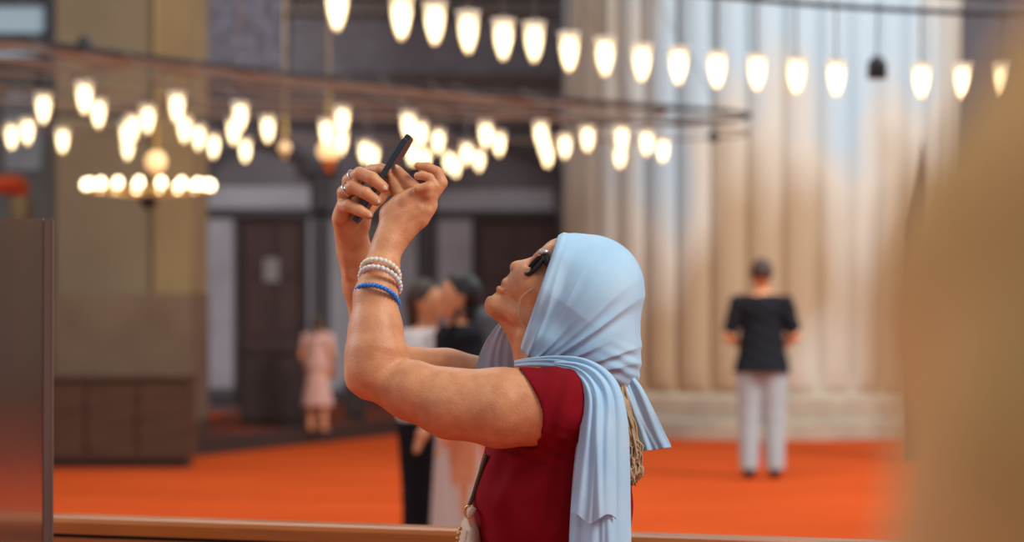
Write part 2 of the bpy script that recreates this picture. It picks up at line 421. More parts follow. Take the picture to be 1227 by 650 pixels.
bm = bmesh.new(); lathe(bm, [(R + .12, 0), (R + .12, .16), (R + .09, .19), (R + .0, .22), (R + .0, .42), (R - .06, .47), (R - .1, .47)], 96, (cx, cy, 0)); obj('plinth', bm, ms, e)

# carpeted platform at the back with a dark edge
p1 = P(225, 548, 0.0 + 22.2); p2 = P(505, 519, 26.4)
bm = bmesh.new()
def prism(bm, poly, z0, z1):
    a = [bm.verts.new((x, y, z0)) for x, y in poly]; b = [bm.verts.new((x, y, z1)) for x, y in poly]
    bm.faces.new(a[::-1]); bm.faces.new(b)
    for i in range(len(poly)): bm.faces.new((a[i], a[(i + 1) % len(poly)], b[(i + 1) % len(poly)], b[i]))
xa, ya = -3.3, 22.0; xb, yb = -0.9, 27.0
prism(bm, [(xa, ya), (xb, yb), (xb, Dw), (xa, Dw)], 0, 0.14)
pl = empty('platform', (-2, 26, 0)); tag(pl, kind='structure')
obj('deck', bm, mat('dark runner carpet', (0.11, 0.030, 0.018), 0.95, col2=(0.24, 0.045, 0.018), scale=1.4, mixlo=.45, mixhi=.6), pl)
d = Vector((xb - xa, yb - ya)).normalized(); nn = Vector((d.y, -d.x)) * 0.07
bm = bmesh.new(); prism(bm, [(xa + nn.x, ya + nn.y), (xb + nn.x, yb + nn.y), (xb, yb), (xa, ya)], 0, 0.17); obj('edge_board', bm, mdk, pl)

# ================================================================ LAMPS
mb = mat('warm bulb', (1, .9, .7), .5, emis=(1.0, 0.80, 0.47), estr=6.0)
def glassmat():
    m = bpy.data.materials.new('frosted lamp glass'); m.use_nodes = True; nt = m.node_tree; b = nt.nodes['Principled BSDF']; nt.nodes.remove(b)
    o = nt.nodes['Material Output']
    tr = nt.nodes.new('ShaderNodeBsdfTransparent'); tl = nt.nodes.new('ShaderNodeBsdfTranslucent'); gl = nt.nodes.new('ShaderNodeBsdfGlossy')
    tl.inputs[0].default_value = (1, .93, .8, 1); gl.inputs['Roughness'].default_value = .1
    a = nt.nodes.new('ShaderNodeMixShader'); a.inputs[0].default_value = .40; c = nt.nodes.new('ShaderNodeMixShader'); c.inputs[0].default_value = .08
    nt.links.new(tr.outputs[0], a.inputs[1]); nt.links.new(tl.outputs[0], a.inputs[2]); nt.links.new(a.outputs[0], c.inputs[1]); nt.links.new(gl.outputs[0], c.inputs[2]); nt.links.new(c.outputs[0], o.inputs['Surface'])
    return m
mgs = glassmat()
ZR = CAMZ + 1.66                # height of the iron rings
bm = bmesh.new(); lathe(bm, [(.0015, -.112), (.010, -.105), (.020, -.082), (.029, -.05), (.033, -.015), (.030, .015), (.020, .04), (.014, .055)], 16); bulb_me = bpy.data.meshes.new('bulb'); bm.to_mesh(bulb_me); bm.free(); bulb_me.materials.append(mb)
bm = bmesh.new(); lathe(bm, [(.006, -.128), (.018, -.12), (.029, -.09), (.041, -.045), (.048, .0), (.049, .035), (.053, .06), (.064, .078), (.061, .080), (.050, .062), (.046, .035), (.045, .0), (.038, -.045), (.026, -.088), (.015, -.116), (.006, -.124)], 20); glass_me = bpy.data.meshes.new('glass_shade'); bm.to_mesh(glass_me); bm.free(); glass_me.materials.append(mgs)
bm = bmesh.new(); lathe(bm, [(.022, .05), (.024, .06), (.022, .085), (.008, .10)], 12); cap_me = bpy.data.meshes.new('socket'); bm.to_mesh(cap_me); bm.free(); cap_me.materials.append(M['bronze'])
for me in (bulb_me, glass_me, cap_me): me.polygons.foreach_set('use_smooth', [True] * len(me.polygons))
mcord = mat('grey lamp cord', (.12, .115, .11), .6)
proto = empty('glass_lamp', (0, 0, 0))
parts = []
for nm, me in (('bulb', bulb_me), ('glass_shade', glass_me), ('socket', cap_me)):
    o = bpy.data.objects.new(nm, me); C.objects.link(o); o.parent = proto; parts.append(o)
lamp_n = 0
def lamp(x, y, d, ring_pt, label, group, sc=1.0):
    global lamp_n
    p = P(x, y, d)
    if lamp_n == 0: r = proto
    else:
        r = proto.copy(); C.objects.link(r)
        for c in parts:
            q = c.copy(); C.objects.link(q); q.parent = r
    lamp_n += 1
    r.location = p; tag(r, label, 'lamp', group)
    bm = bmesh.new(); t = Vector(ring_pt) - p; tube(bm, [(0, 0, .095), t * .6 + Vector((0, 0, .04)), t + Vector((0, 0, .05))], .006, 6); bmesh.ops.triangulate(bm, faces=[])
    me = bpy.data.meshes.new('cord'); bm.to_mesh(me); bm.free(); me.materials.append(mcord)
    o = bpy.data.objects.new('cord', me); C.objects.link(o); o.parent = r
    return r
ORD = ['leftmost', 'second from the left', 'third from the left', 'fourth from the left', 'fifth from the left', 'sixth from the left', 'seventh from the left', 'eighth from the left', 'ninth from the left', 'tenth from the left', 'eleventh from the left', 'twelfth from the left', 'thirteenth from the left', 'fourteenth from the left', 'fifteenth from the left', 'sixteenth from the left', 'rightmost']
# nearest ring: a circle about (4.09, 9.62)
def ringtube(name, c, r, z, rad, mat_, parent, n=96, a0=0, a1=2 * PI):
    bm = bmesh.new()
    cl = abs(a1 - a0 - 2 * PI) < 1e-6
    pts = [(c[0] + r * math.cos(a0 + (a1 - a0) * i / n), c[1] + r * math.sin(a0 + (a1 - a0) * i / n), z) for i in range(n if cl else n + 1)]
    tube(bm, pts, rad, 8, closed=cl)
    return obj(name, bm, mat_, parent, True)
RC = (4.088, 9.617); RR = 4.753
e = empty('chandelier_ring', (RC[0], RC[1], ZR)); tag(e, 'large dark iron ring curving across the top right, carrying the biggest lamps', 'chandelier ring')
ringtube('outer_ring', RC, RR, ZR, .016, M['metal'], e)
ringtube('inner_ring', RC, RR - .55, ZR + .02, .010, M['metal'], e)
for k in range(12):
    a = 2 * PI * k / 12 + .1; bm = bmesh.new()
    tube(bm, [(RC[0] + (RR - .55) * math.cos(a), RC[1] + (RR - .55) * math.sin(a), ZR + .02), (RC[0] + RR * math.cos(a), RC[1] + RR * math.sin(a), ZR)], .007, 6); obj('spoke', bm, M['metal'], e)
    bm = bmesh.new(); tube(bm, [(RC[0] + RR * math.cos(a), RC[1] + RR * math.sin(a), ZR), (RC[0] + 1.2 * math.cos(a), RC[1] + 1.2 * math.sin(a), 9.0)], .004, 6); obj('chain', bm, M['metal'], e)
L1 = [(404, 3), (481, 15), (521, 22), (561, 33), (603, 42), (640, 45), (682, 57), (725, 63), (769, 70), (813, 74), (859, 79), (907, 82), (954, 86), (1002, 89), (1104, 92), (1154, 93), (1203, 93)]
for i, (x, y) in enumerate(L1):
    # stand each lamp where its sight line meets the ring's cylinder
    a = Vector(((x - 613.5) / F, 1.0)); c = Vector(RC)
    b_ = a.dot(c); disc = b_ * b_ - a.dot(a) * (c.dot(c) - RR * RR)
    Dd = 1.28 * F / (355 - y)
    if disc > 0:
        roots = [(b_ - math.sqrt(disc)) / a.dot(a), (b_ + math.sqrt(disc)) / a.dot(a)]
        Dr = min(roots, key=lambda q: abs(q - Dd))
        if abs(Dr - Dd) < .35: Dd = Dr
    p = P(x, y, Dd)
    an = math.atan2(p.y - RC[1], p.x - RC[0])
    extra = {1: 'beside the top edge above the woman'}.get(0, '')
    lamp(x, y, Dd, (RC[0] + RR * math.cos(an), RC[1] + RR * math.sin(an), ZR), 'large tulip shaped lamp, %s along the iron ring of biggest lamps' % ORD[i], 'glass lamps on the nearest ring')
# middle chandelier
MC = (-1.2, 20.2)
e = empty('chandelier_ring', (MC[0], MC[1], ZR)); tag(e, 'wide bronze ring chandelier in the middle distance above the phone', 'chandelier ring')
NEARP = [(-4.3, 13.9), (-3.28, 15.5), (-2.32, 17.1), (-1.06, 18.8), (.36, 20.3), (1.5, 21.3), (2.17, 22.1), (1.9, 22.9), (.6, 23.3), (-1.6, 23.3), (-3.6, 22.4), (-5.2, 20.4), (-5.9, 17.6), (-5.6, 15.0), (-4.9, 13.9)]
def loop(k):
    c = np.array((-1.9, 19.6)); a = np.array(NEARP) - c; a = c + a * k; a = np.vstack([a, a[:1]]); q = smoothpath(a, 120)[:-1]; return [(x, y) for x, y in q]
LOOPS = [loop(1.0), loop(.80), loop(.58), loop(.36)]
def looptube(k, z, rad, m_):
    bm = bmesh.new(); tube(bm, [(x, y, z) for x, y in LOOPS[k]], rad, 8, closed=True); obj('ring_band', bm, m_, e, True)
looptube(0, ZR, .020, M['metal']); looptube(0, ZR - .16, .010, M['bronze']); looptube(1, ZR, .015, M['bronze']); looptube(2, ZR, .012, M['bronze']); looptube(3, ZR, .012, M['bronze'])
for k in range(0, 119, 9):
    bm = bmesh.new(); tube(bm, [(*LOOPS[0][k], ZR), (*LOOPS[3][k], ZR)], .012, 6); obj('spoke', bm, M['bronze'], e)
    if k % 2 == 0:
        bm = bmesh.new(); tube(bm, [(*LOOPS[0][k], ZR), (-1.9 + .3 * math.cos(k), 19.6, 9.5)], .005, 6); obj('chain', bm, M['bronze'], e)
def ring_near(p): return min((q for L in LOOPS for q in L), key=lambda q: (q[0] - p.x) ** 2 + (q[1] - p.y) ** 2)
L2 = [(14, 160), (33, 154), (52, 126), (75, 165), (101, 113), (118, 132), (152, 158), (153, 174), (159, 150), (177, 139), (212, 125), (221, 151), (238, 161), (256, 172), (280, 154), (288, 136), (294, 177), (321, 151), (391, 155), (410, 141), (409, 167), (437, 179), (447, 184), (489, 147), (494, 182), (504, 157), (509, 187), (525, 166), (538, 191), (546, 197), (559, 181), (574, 189), (582, 158), (598, 169), (648, 158), (652, 172), (656, 184), (677, 172), (704, 163), (743, 185), (745, 163), (775, 168), (794, 177)]
L2.sort()
def place_words(x, y, i):
    near = 'upper' if y < 150 else ('lower' if y > 170 else 'mid-height')
    if x < 60: w = 'before the wall beside the pillar'
    elif x < 230: w = 'before the stone pillar'
    elif x < 345: w = 'between pillar and brass lantern'
    elif x < 430: w = 'around the brass lantern'
    elif x < 470: w = 'above the ringed hand'
    elif x < 600: w = 'around the phone tip'
    elif x < 665: w = 'beside the fluted pillar edge'
    else: w = 'before the fluted pillar'
    return near, w
from collections import defaultdict
zones = defaultdict(list)
for x, y in L2: zones[place_words(x, y, 0)[1]].append((x, y))
for (x, y) in L2:
    w = place_words(x, y, 0)[1]; i = zones[w].index((x, y)); n = len(zones[w])
    word = ORD[i] if i < n - 1 else 'rightmost'
    Dd = 1.28 * F / (355 - y); p = P(x, y, Dd)
    rp = ring_near(p)
    cw = {1: '', 2: ' of two', 3: ' of three', 4: ' of four', 5: ' of five', 6: ' of six', 7: ' of seven', 8: ' of eight', 9: ' of nine', 10: ' of ten', 11: ' of eleven'}.get(n, '')
    lamp(x, y, Dd, (rp[0], rp[1], ZR), ('small lamp, %s%s %s' % (word, cw, w)) if n > 1 else 'small lone lamp ' + w, 'glass lamps on the middle chandelier')
# low round chandelier before the left pillar
cc = P(178, 222, 19.6)
e = empty('round_chandelier', cc); tag(e, 'small brass chandelier with a low circle of round bulbs before the left pillar', 'chandelier')
ringtube('hoop', (cc.x, cc.y), .50, cc.z - .05, .012, M['brass'], e, 48)
bm = bmesh.new(); tube(bm, [(cc.x + .06, cc.y, cc.z - .1), (cc.x + .06, cc.y, cc.z + .5)], .018, 8); tube(bm, [(cc.x + .06, cc.y, cc.z + .5), (cc.x + .06, cc.y, 9)], .005, 6); obj('stem', bm, M['brass'], e)
bm = bmesh.new(); sphere(bm, (cc.x + .06, cc.y, cc.z + .19), .085, (1, 1, 1.05)); obj('globe', bm, mat('glowing amber globe', (.9, .6, .3), .4, emis=(1.0, .66, .30), estr=.85), e, True)
bm = bmesh.new(); lathe(bm, [(.01, -.20), (.06, -.17), (.08, -.12), (.03, -.08)], 14, (cc.x, cc.y, cc.z)); obj('finial', bm, M['metal'], e)
for k in range(18):
    a = 2 * PI * (k + .5) / 18; bm = bmesh.new(); sphere(bm, (cc.x + .50 * math.cos(a), cc.y + .50 * math.sin(a), cc.z), .036, (1, 1, 1.2), 12); obj('bulb', bm, mb, e, True)
for k in range(6):
    a = 2 * PI * k / 6; bm = bmesh.new(); tube(bm, [(cc.x, cc.y, cc.z - .1), (cc.x + .5 * math.cos(a), cc.y + .5 * math.sin(a), cc.z - .05)], .008, 6); obj('arm', bm, M['brass'], e)
# brass lantern and a dim one
def lantern(x, y, d, r, label, s):
    c = P(x, y, d); e = empty('hanging_lantern', c); tag(e, label, 'lantern')
    bm = bmesh.new(); sphere(bm, c, r, (1, 1, .9)); obj('globe', bm, mat('amber lantern globe', (.8, .6, .35), .4, emis=(1.0, .62, .27), estr=s), e, True)
    bm = bmesh.new(); lathe(bm, [(.012, -r * 1.9), (.03, -r * 1.7), (r * .5, -r * 1.2), (r * .7, -r * .75)], 14, c); obj('finial', bm, M['brass'], e)
    bm = bmesh.new(); lathe(bm, [(r * .6, r * .8), (r * .3, r * 1.4), (.03, r * 2), (.02, r * 5)], 14, c); obj('cap', bm, M['brass'], e)
    bm = bmesh.new(); tube(bm, [c + Vector((0, 0, r * 4.8)), (c.x, c.y, 8.5)], .005, 6); obj('chain', bm, M['brass'], e)
lantern(394, 181, 19.5, .095, 'dim amber globe lantern with brass finial hanging beside the phone hand', .95)
lantern(341, 177, 21.5, .055, 'small faint globe lantern hanging right of the pillar lamps', .6)
# dark loudspeakers hanging from the rings
def speaker(x, y, d, r, h, label, near):
    c = P(x, y, d); e = empty('hanging_loudspeaker', c); tag(e, label, 'loudspeaker')
    bm = bmesh.new(); lathe(bm, [(r, -h / 2), (r * 1.05, -h / 3), (r, h / 4), (r * .6, h / 2), (.012, h * .62)], 16, c); obj('housing', bm, M['metal'], e, True)
    bm = bmesh.new(); tube(bm, [c + Vector((0, 0, h * .6)), (*near(c), ZR + .05)], .005, 6); obj('cord', bm, mcord, e)
speaker(1051, 82, 13.95, .055, .12, 'dark bell shaped loudspeaker hanging among the biggest lamps', lambda c: (RC[0] + RR * (c.x - RC[0]) / math.hypot(c.x - RC[0], c.y - RC[1]), RC[1] + RR * (c.y - RC[1]) / math.hypot(c.x - RC[0], c.y - RC[1])))
speaker(855, 164, 21.9, .045, .09, 'small dark loudspeaker hanging below the pointed end of the bronze rings', ring_near)
speaker(101, 52, 16.3, .05, .09, 'small dark loudspeaker hanging high before the stone pillar', ring_near)

# ================================================================ FURNITURE OF THE HALL
# low cabinets; the long one is added to darken the left pillar's foot
def cabinet(x0, x1, ytop, d, dep, label, m):
    a = P(x0, ytop, d); b = P(x1, ytop, d); e = empty('low_cabinet', ((a.x + b.x) / 2, d, 0)); tag(e, label, 'cabinet')
    bm = bmesh.new(); bx(bm, a.x, b.x, d, d + dep, 0.06, a.z - .03, .01); obj('body', bm, m, e)
    bm = bmesh.new(); bx(bm, a.x - .02, b.x + .02, d - .03, d + dep + .02, a.z - .03, a.z, .01); obj('top', bm, m, e)
    bm = bmesh.new(); bx(bm, a.x + .03, b.x - .03, d + .03, d + dep - .03, 0, 0.06); obj('base', bm, mdk, e)
    n = max(2, round((b.x - a.x) / .5))
    for k in range(n):
        bm = bmesh.new(); w = (b.x - a.x) / n; bx(bm, a.x + k * w + .02, a.x + (k + 1) * w - .02, d - .02, d, .1, a.z - .07, .006); obj('door', bm, m, e)
mcab = mat('added brown cabinet wood', (0.085, 0.042, 0.022), 0.5, col2=(0.06, 0.03, 0.016), scale=2, stretch=(1, 1, 6))
cabinet(-20, 226, 452, 21.0, .5, 'long low brown cabinet added for the darkness before the left pillar', mcab)
cabinet(288, 366, 436, 24.9, .4, 'dark wooden cabinet on the platform before the brown door', mdk)
for o in [o for o in S.objects if o.get('label', '').startswith('dark wooden cabinet on the platform')]: o.location.z += 0.14
cabinet(412, 438, 474, 26.2, .3, 'small dark wooden box on the platform behind the arms', mdk)
for o in [o for o in S.objects if o.get('label', '').startswith('small dark wooden box')]: o.location.z += 0.14
# pointed dark panel beside the fluted pillar
bm = bmesh.new(); d = 22.0
poly = [(1089, 540), (1089, 270), (1100, 215), (1107, 165), (1113, 215), (1114, 540)]
A = [bm.verts.new(P(x, y, d)) for x, y in poly]; B = [bm.verts.new(P(x, y, d + .12)) for x, y in poly]
for v in A[:1] + A[-1:] + B[:1] + B[-1:]: v.co.z = 0
bm.faces.new(A[::-1]); bm.faces.new(B)
for i in range(len(poly)): bm.faces.new((A[i], A[(i + 1) % 6], B[(i + 1) % 6], B[i]))
bmesh.ops.recalc_face_normals(bm, faces=bm.faces)
tag(obj('pointed_screen', bm, mat('dark brown carved wood', (.05, .03, .02), .6, col2=(.09, .055, .035), scale=5)), 'narrow dark brown pointed wooden screen right of the fluted pillar', 'screen')
# orange cloth on a gilt stand, far left
c = P(8, 224, 24); e = empty('gilt_stand', (P(26, 0, 24).x, 24, 0)); tag(e, 'tall gilt stand with an orange red cloth at the far left edge', 'stand')
g = P(26, 250, 24)
bm = bmesh.new(); lathe(bm, [(.16, 0), (.16, .04), (.04, .1), (.03, 1.4), (.05, g.z - .25), (.13, g.z + .1), (.11, g.z + .12), (.03, g.z - .1)], 16, (g.x, 24, 0)); obj('pedestal', bm, mat('dull gilt', (.30, .20, .09), .5, .3), e, True)
bm = bmesh.new(); sphere(bm, (g.x - .12, 24, c.z + .02), .17, (1.1, .8, .6)); sphere(bm, (g.x - .02, 24, c.z - .04), .1, (1, .8, .9)); obj('cloth', bm, mat('orange red cloth', (.62, .08, .015), .8), e, True)

# barrier rail just behind the woman
ra = P(-40, 609, 4.93); rb_ = P(960, 651, 4.38)
mrail = mat('varnished brown wood', (0.40, 0.115, 0.014), 0.30, col2=(0.28, 0.075, 0.010), scale=3, stretch=(1, 14, 14))
dirv = (rb_ - ra); Lr = dirv.length
zt = (ra.z + rb_.z) / 2
ang = math.atan2(dirv.y, dirv.x)
e = empty('barrier_rail', ((ra.x + rb_.x) / 2, (ra.y + rb_.y) / 2, 0), 0); e.rotation_euler = (0, 0, ang); tag(e, 'long varnished brown wooden barrier with a rounded handrail behind the woman', 'barrier')
bpy.context.view_layer.update()
def local(name, bm, m, smooth=False):
    me = bpy.data.meshes.new(name); bm.normal_update(); bm.to_mesh(me); bm.free(); me.materials.append(m)
    if smooth: me.polygons.foreach_set('use_smooth', [True] * len(me.polygons))
    o = bpy.data.objects.new(name, me); C.objects.link(o); o.parent = e; return o
HL = 1.9
def extr(prof, m, name):
    bm = bmesh.new(); A = [bm.verts.new((-HL, y, z)) for y, z in prof]; B = [bm.verts.new((HL, y, z)) for y, z in prof]
    n = len(prof)
    for i in range(n): bm.faces.new((A[i], A[(i + 1) % n], B[(i + 1) % n], B[i]))
    bm.faces.new(A); bm.faces.new(B[::-1]); bmesh.ops.recalc_face_normals(bm, faces=bm.faces); return local(name, bm, m)
extr([(-.035, zt - .012), (-.03, zt - .004), (-.02, zt), (.025, zt), (.035, zt - .008), (.035, zt - .034), (-.035, zt - .034)], mrail, 'handrail')
extr([(-.022, zt - .034), (.022, zt - .034), (.022, zt - .042), (-.022, zt - .042)], mdk, 'shadow_groove')
extr([(-.032, zt - .042), (.03, zt - .042), (.03, zt - .11), (-.032, zt - .11)], mrail, 'top_board')
extr([(-.012, zt - .11), (.012, zt - .11), (.012, .12), (-.012, .12)], mrail, 'panel')
for x in (-1.6, -.55, .5, 1.5):
    bm = bmesh.new(); bx(bm, x - .04, x + .04, -.035, .035, 0, zt - .042, .004); local('post', bm, mrail)
# frosted brownish panel added in place of the soft haze, left edge
def haze_sheet_mat():
    m = bpy.data.materials.new('frosted brown haze sheet'); m.use_nodes = True; nt = m.node_tree; b = nt.nodes['Principled BSDF']; o = nt.nodes['Material Output']
    b.inputs['Base Color'].default_value = (.68, .54, .45, 1)
    tr = nt.nodes.new('ShaderNodeBsdfTransparent'); tr.inputs[0].default_value = (.88, .82, .78, 1)
    mx = nt.nodes.new('ShaderNodeMixShader'); mx.inputs[0].default_value = .75; b.inputs['Transmission Weight'].default_value = .95; b.inputs['IOR'].default_value = 1.25; b.inputs['Roughness'].default_value = .16
    nt.links.new(tr.outputs[0], mx.inputs[1]); nt.links.new(b.outputs[0], mx.inputs[2]); nt.links.new(mx.outputs[0], o.inputs['Surface']); return m
a = P(-60, 262, 4.45); b = P(60, 262, 4.45)
e = empty('haze_panel', ((a.x + b.x) / 2, 4.45, 0)); tag(e, 'added frosted brownish panel standing in for soft haze at the left edge', 'panel')
bm = bmesh.new(); bx(bm, a.x, b.x - .012, 4.445, 4.455, 0.04, a.z); obj('sheet', bm, haze_sheet_mat(), e)
bm = bmesh.new(); bx(bm, b.x - .012, b.x + .006, 4.44, 4.46, 0.04, a.z, .003); obj('edge_strip', bm, mat('pale pinkish edge strip', (.14, .085, .065), .5), e)
bm = bmesh.new(); bx(bm, a.x, b.x + .03, 4.36, 4.54, 0, 0.04, .005); obj('foot', bm, M['metal'], e)

# ================================================================ BACKGROUND PEOPLE
def figure(name, loc, rz, sc, label, spec):
    """local frame: faces +Y, x to its right, metres for a 1.75 m person"""
    e = empty(name, loc, rz); e.scale = (sc, sc, sc); tag(e, label, 'person')
    h = 0.009
    def fld(): return Field((-.50, -.45, -.02), (.50, .55, 1.80), h)
    lean = spec.get('lean', 0.0)
    arms = spec['arms']     # list of (shoulder, elbow, wrist) for left (-x), right (+x)
    def torso(f, g):
        f.cone((0, 0, .98), (0, 0, 1.12), .145, .125, .06, .72, grow=g); f.cone((0, 0, 1.12), (0, 0, 1.34), .125, .15, .06, .72, grow=g)
        f.cone((-.13, 0, 1.415), (.13, 0, 1.415), .065, .065, .07, .85, grow=g)
    def legs(f, g, z1=0.0):
        for s in (-1, 1):
            f.cone((s * .085, 0, .93), (s * .10, .01, .50), .095, .062, .03, grow=g); f.cone((s * .10, .01, .50), (s * .105, -.02, .08), .062, .042, .02, grow=g)
    def armf(f, g, upto=1.0, fore=True):
        for A in arms:
            sh, el, wr = [np.array(q, float) for q in A[:3]]
            f.cone(sh, sh + (el - sh) * upto, .056, .056 - .014 * upto, .03, grow=g)
            if fore: f.cone(el, wr, .041, .027, .015, grow=g)
    f = fld(); torso(f, 0); legs(f, 0); armf(f, 0)
    f.cone((0, 0, 1.42), (0, .01, 1.53), .055, .053, .03)
    f.ell((0, 0, 1.635), (.076, .095, .112), .02); f.cone((0, .045, 1.58), (0, .065, 1.56), .048, .035, .03)
    f.cone((0, .09, 1.64), (0, .108, 1.615), .010, .013, .012)                 # nose
    f.ell((0, .088, 1.575), (.024, .012, .008), .008)                          # lips
    for s in (-1, 1):
        f.ell((s * .078, -.002, 1.63), (.010, .020, .032), .008)               # ears
        f.ell((s * .033, .098, 1.652), (.016, .010, .010), .01, carve=True)    # eye sockets
        f.cone((s * .10, -.03, .04), (s * .11, .13, .025), .035, .028, .02)    # feet
    for A in arms:
        sh, el, wr = [np.array(q, float) for q in A[:3]]; dr = (wr - el) / np.linalg.norm(wr - el)
        sd = np.cross(dr, (0, 0, 1.0)); sd = sd / (np.linalg.norm(sd) + 1e-9) if np.linalg.norm(sd) > .2 else np.array((0, 1.0, 0))
        pc = wr + dr * .05; f.cone(wr, pc + dr * .02, .026, .036, .015)
        for i, (o_, l_) in enumerate(((-.030, .060), (-.010, .072), (.010, .068), (.030, .052))):
            b0 = pc + dr * .03 + sd * o_; b1 = b0 + dr * l_ * .55 + np.array((0, 0, -.006)); b2 = b1 + dr * l_ * .45 + np.array((0, 0, -.02))
            f.cone(b0, b1, .0095, .009, .004); f.cone(b1, b2, .009, .008, .004)
        f.cone(wr + dr * .03 - sd * .02, wr + dr * .075 - sd * .055, .012, .009, .008)
    link('body', f.mesh('body'), M['skin'], e)
    top = spec.get('top')
    if top:
        f = fld(); torso(f, .020); armf(f, .018, spec.get('sleeve', .6), spec.get('long', False))
        if spec.get('hem', 0.86) < .97: f.cone((0, 0, 1.12), (0, 0, .80), .168, .245, .04, .70)
        f.clip((0, 0, spec.get('hem', .86)), (0, 0, 1)); f.clip((0, 0, 1.475), (0, 0, -1))
        def wr_(V, n): return n * (0.004 * np.sin(V[:, 2:3] * 55 + V[:, 0:1] * 30))
        link(spec.get('topname', 'shirt'), f.mesh('shirt', wr_), top, e)
    if spec.get('trousers'):
        f = fld(); f.cone((0, 0, .99), (0, 0, .95), .142, .15, .05, .72, grow=.008); legs(f, .030); f.clip((0, 0, .07), (0, 0, 1)); f.clip((0, 0, spec.get('hem', .86) + .05), (0, 0, -1))
        link('trousers', f.mesh('trousers'), spec['trousers'], e)
        for s in (-1, 1):
            f = Field((-.25, -.2, -.02), (.25, .3, .2), .008); f.cone((s * .10, -.035, .045), (s * .112, .15, .035), .044, .036, .02); f.clip((0, 0, 0.0), (0, 0, 1)); link('shoe', f.mesh('shoe'), spec.get('shoes', M['black']), e)
    if spec.get('skirt'):
        z0 = spec.get('skirtz', .12); f = fld(); f.cone((0, 0, 1.02), (0, 0, z0), .135, spec.get('skirtr', .20), .04, .8); f.clip((0, 0, z0), (0, 0, 1)); f.clip((0, 0, spec.get('skirttop', 1.05)), (0, 0, -1))
        def fo(V, n):
            a = np.arctan2(V[:, 1], V[:, 0]); return n * ((1.05 - V[:, 2:3]).clip(0, 1) * .018 * np.sin(a * 14)[:, None])
        link('skirt', f.mesh('skirt', fo), spec['skirt'], e)
    if spec.get('hair'):
        f = fld(); f.ell((0, -.018, 1.66), (.088, .100, .108), .02)
        if spec.get('longhair'): f.cone((0, -.05, 1.64), (0, -.07, 1.64 - spec['longhair']), .08, .055, .04)
        f.clip((0, .055, 1.69), (0, -1, .55)); f.clip((0, .0, spec.get('hairz', 1.60)) if not spec.get('longhair') else (0, 0, 1.2), (0, 0.0, 1))
        f.ell((0, .045, 1.60), (.07, .085, .09), .01, carve=True)
        link('hair', f.mesh('hair'), spec['hair'], e)
    return e
hang = [((-.185, 0, 1.41), (-.245, -.03, 1.13), (-.215, .10, .93)), ((.185, 0, 1.41), (.245, -.03, 1.13), (.215, .10, .93))]
clasp = [((-.185, 0, 1.41), (-.265, -.01, 1.14), (-.08, .20, 1.02)), ((.185, 0, 1.41), (.265, -.01, 1.14), (.08, .20, 1.02))]
g = P(913, 573, 19.9)
figure('person', (g.x, 19.9, 0), -.05, 1.025, 'person in black t-shirt and pale grey trousers, back turned, facing the fluted pillar',
       dict(arms=clasp, top=M['black'], trousers=M['greytrouser'], hair=M['brownhair'], shoes=M['black'], hem=.85, sleeve=.75))
g = P(511, 0, 12.6)
raise_ = [((-.185, 0, 1.41), (-.22, .12, 1.16), (-.12, .26, 1.38)), ((.185, 0, 1.41), (.24, .14, 1.14), (.16, .33, 1.32))]
figure('person', (g.x, 12.6, 0), -2.1, .90, 'person with brown hair in white top and dark trousers standing behind the raised arms',
       dict(arms=raise_, top=M['white'], trousers=M['black'], hair=M['brownhair'], longhair=.12, hem=.95, long=True, sleeve=1.0))
g = P(549, 0, 12.0)
figure('person', (g.x, 12.0, 0), 1.9, .92, 'person with black hair, black top and long cream skirt, standing in profile',
       dict(arms=hang, top=M['black'], skirt=M['cream'], hair=M['darkhair'], longhair=.16, hem=.98, skirtr=.19, skirttop=1.06, skirtz=.06))
g = P(381, 0, 24.4)
figure('person', (g.x, 24.4, .14), -.3, .67, 'small child in a dusty pink dress standing on the platform',
       dict(arms=hang, top=M['pink'], skirt=M['pink'], hair=M['brownhair'], longhair=.15, hem=.95, skirtr=.23, skirtz=.38, sleeve=.4))
# grey backpack worn on the back of the person in black
bp = P(583, 408, 12.0)
f = Field((bp.x - .16, 11.75, bp.z - .25), (bp.x + .16, 12.25, bp.z + .25), .008)
f.cone((bp.x, 12.0, bp.z - .12), (bp.x - .01, 12.0, bp.z + .10), .085, .07, .01, 1.5)
f.cone((bp.x + .05, 12.0, bp.z - .11), (bp.x + .05, 12.0, bp.z - .03), .04, .04, .01, 1.8)
e = empty('backpack', (bp.x, 12, bp.z - .2)); tag(e, 'dark grey backpack on the back of the person in black', 'backpack')
link('pack', f.mesh('pack'), mat('grey nylon', (.07, .075, .085), .6), e)
bm = bmesh.new(); tube(bm, [(bp.x - .06, 11.90, bp.z + .13), (bp.x - .14, 11.86, bp.z + .15), (bp.x - .19, 11.87, bp.z), (bp.x - .08, 11.9, bp.z - .14)], .014, 8); obj('strap', bm, M['black'], e)

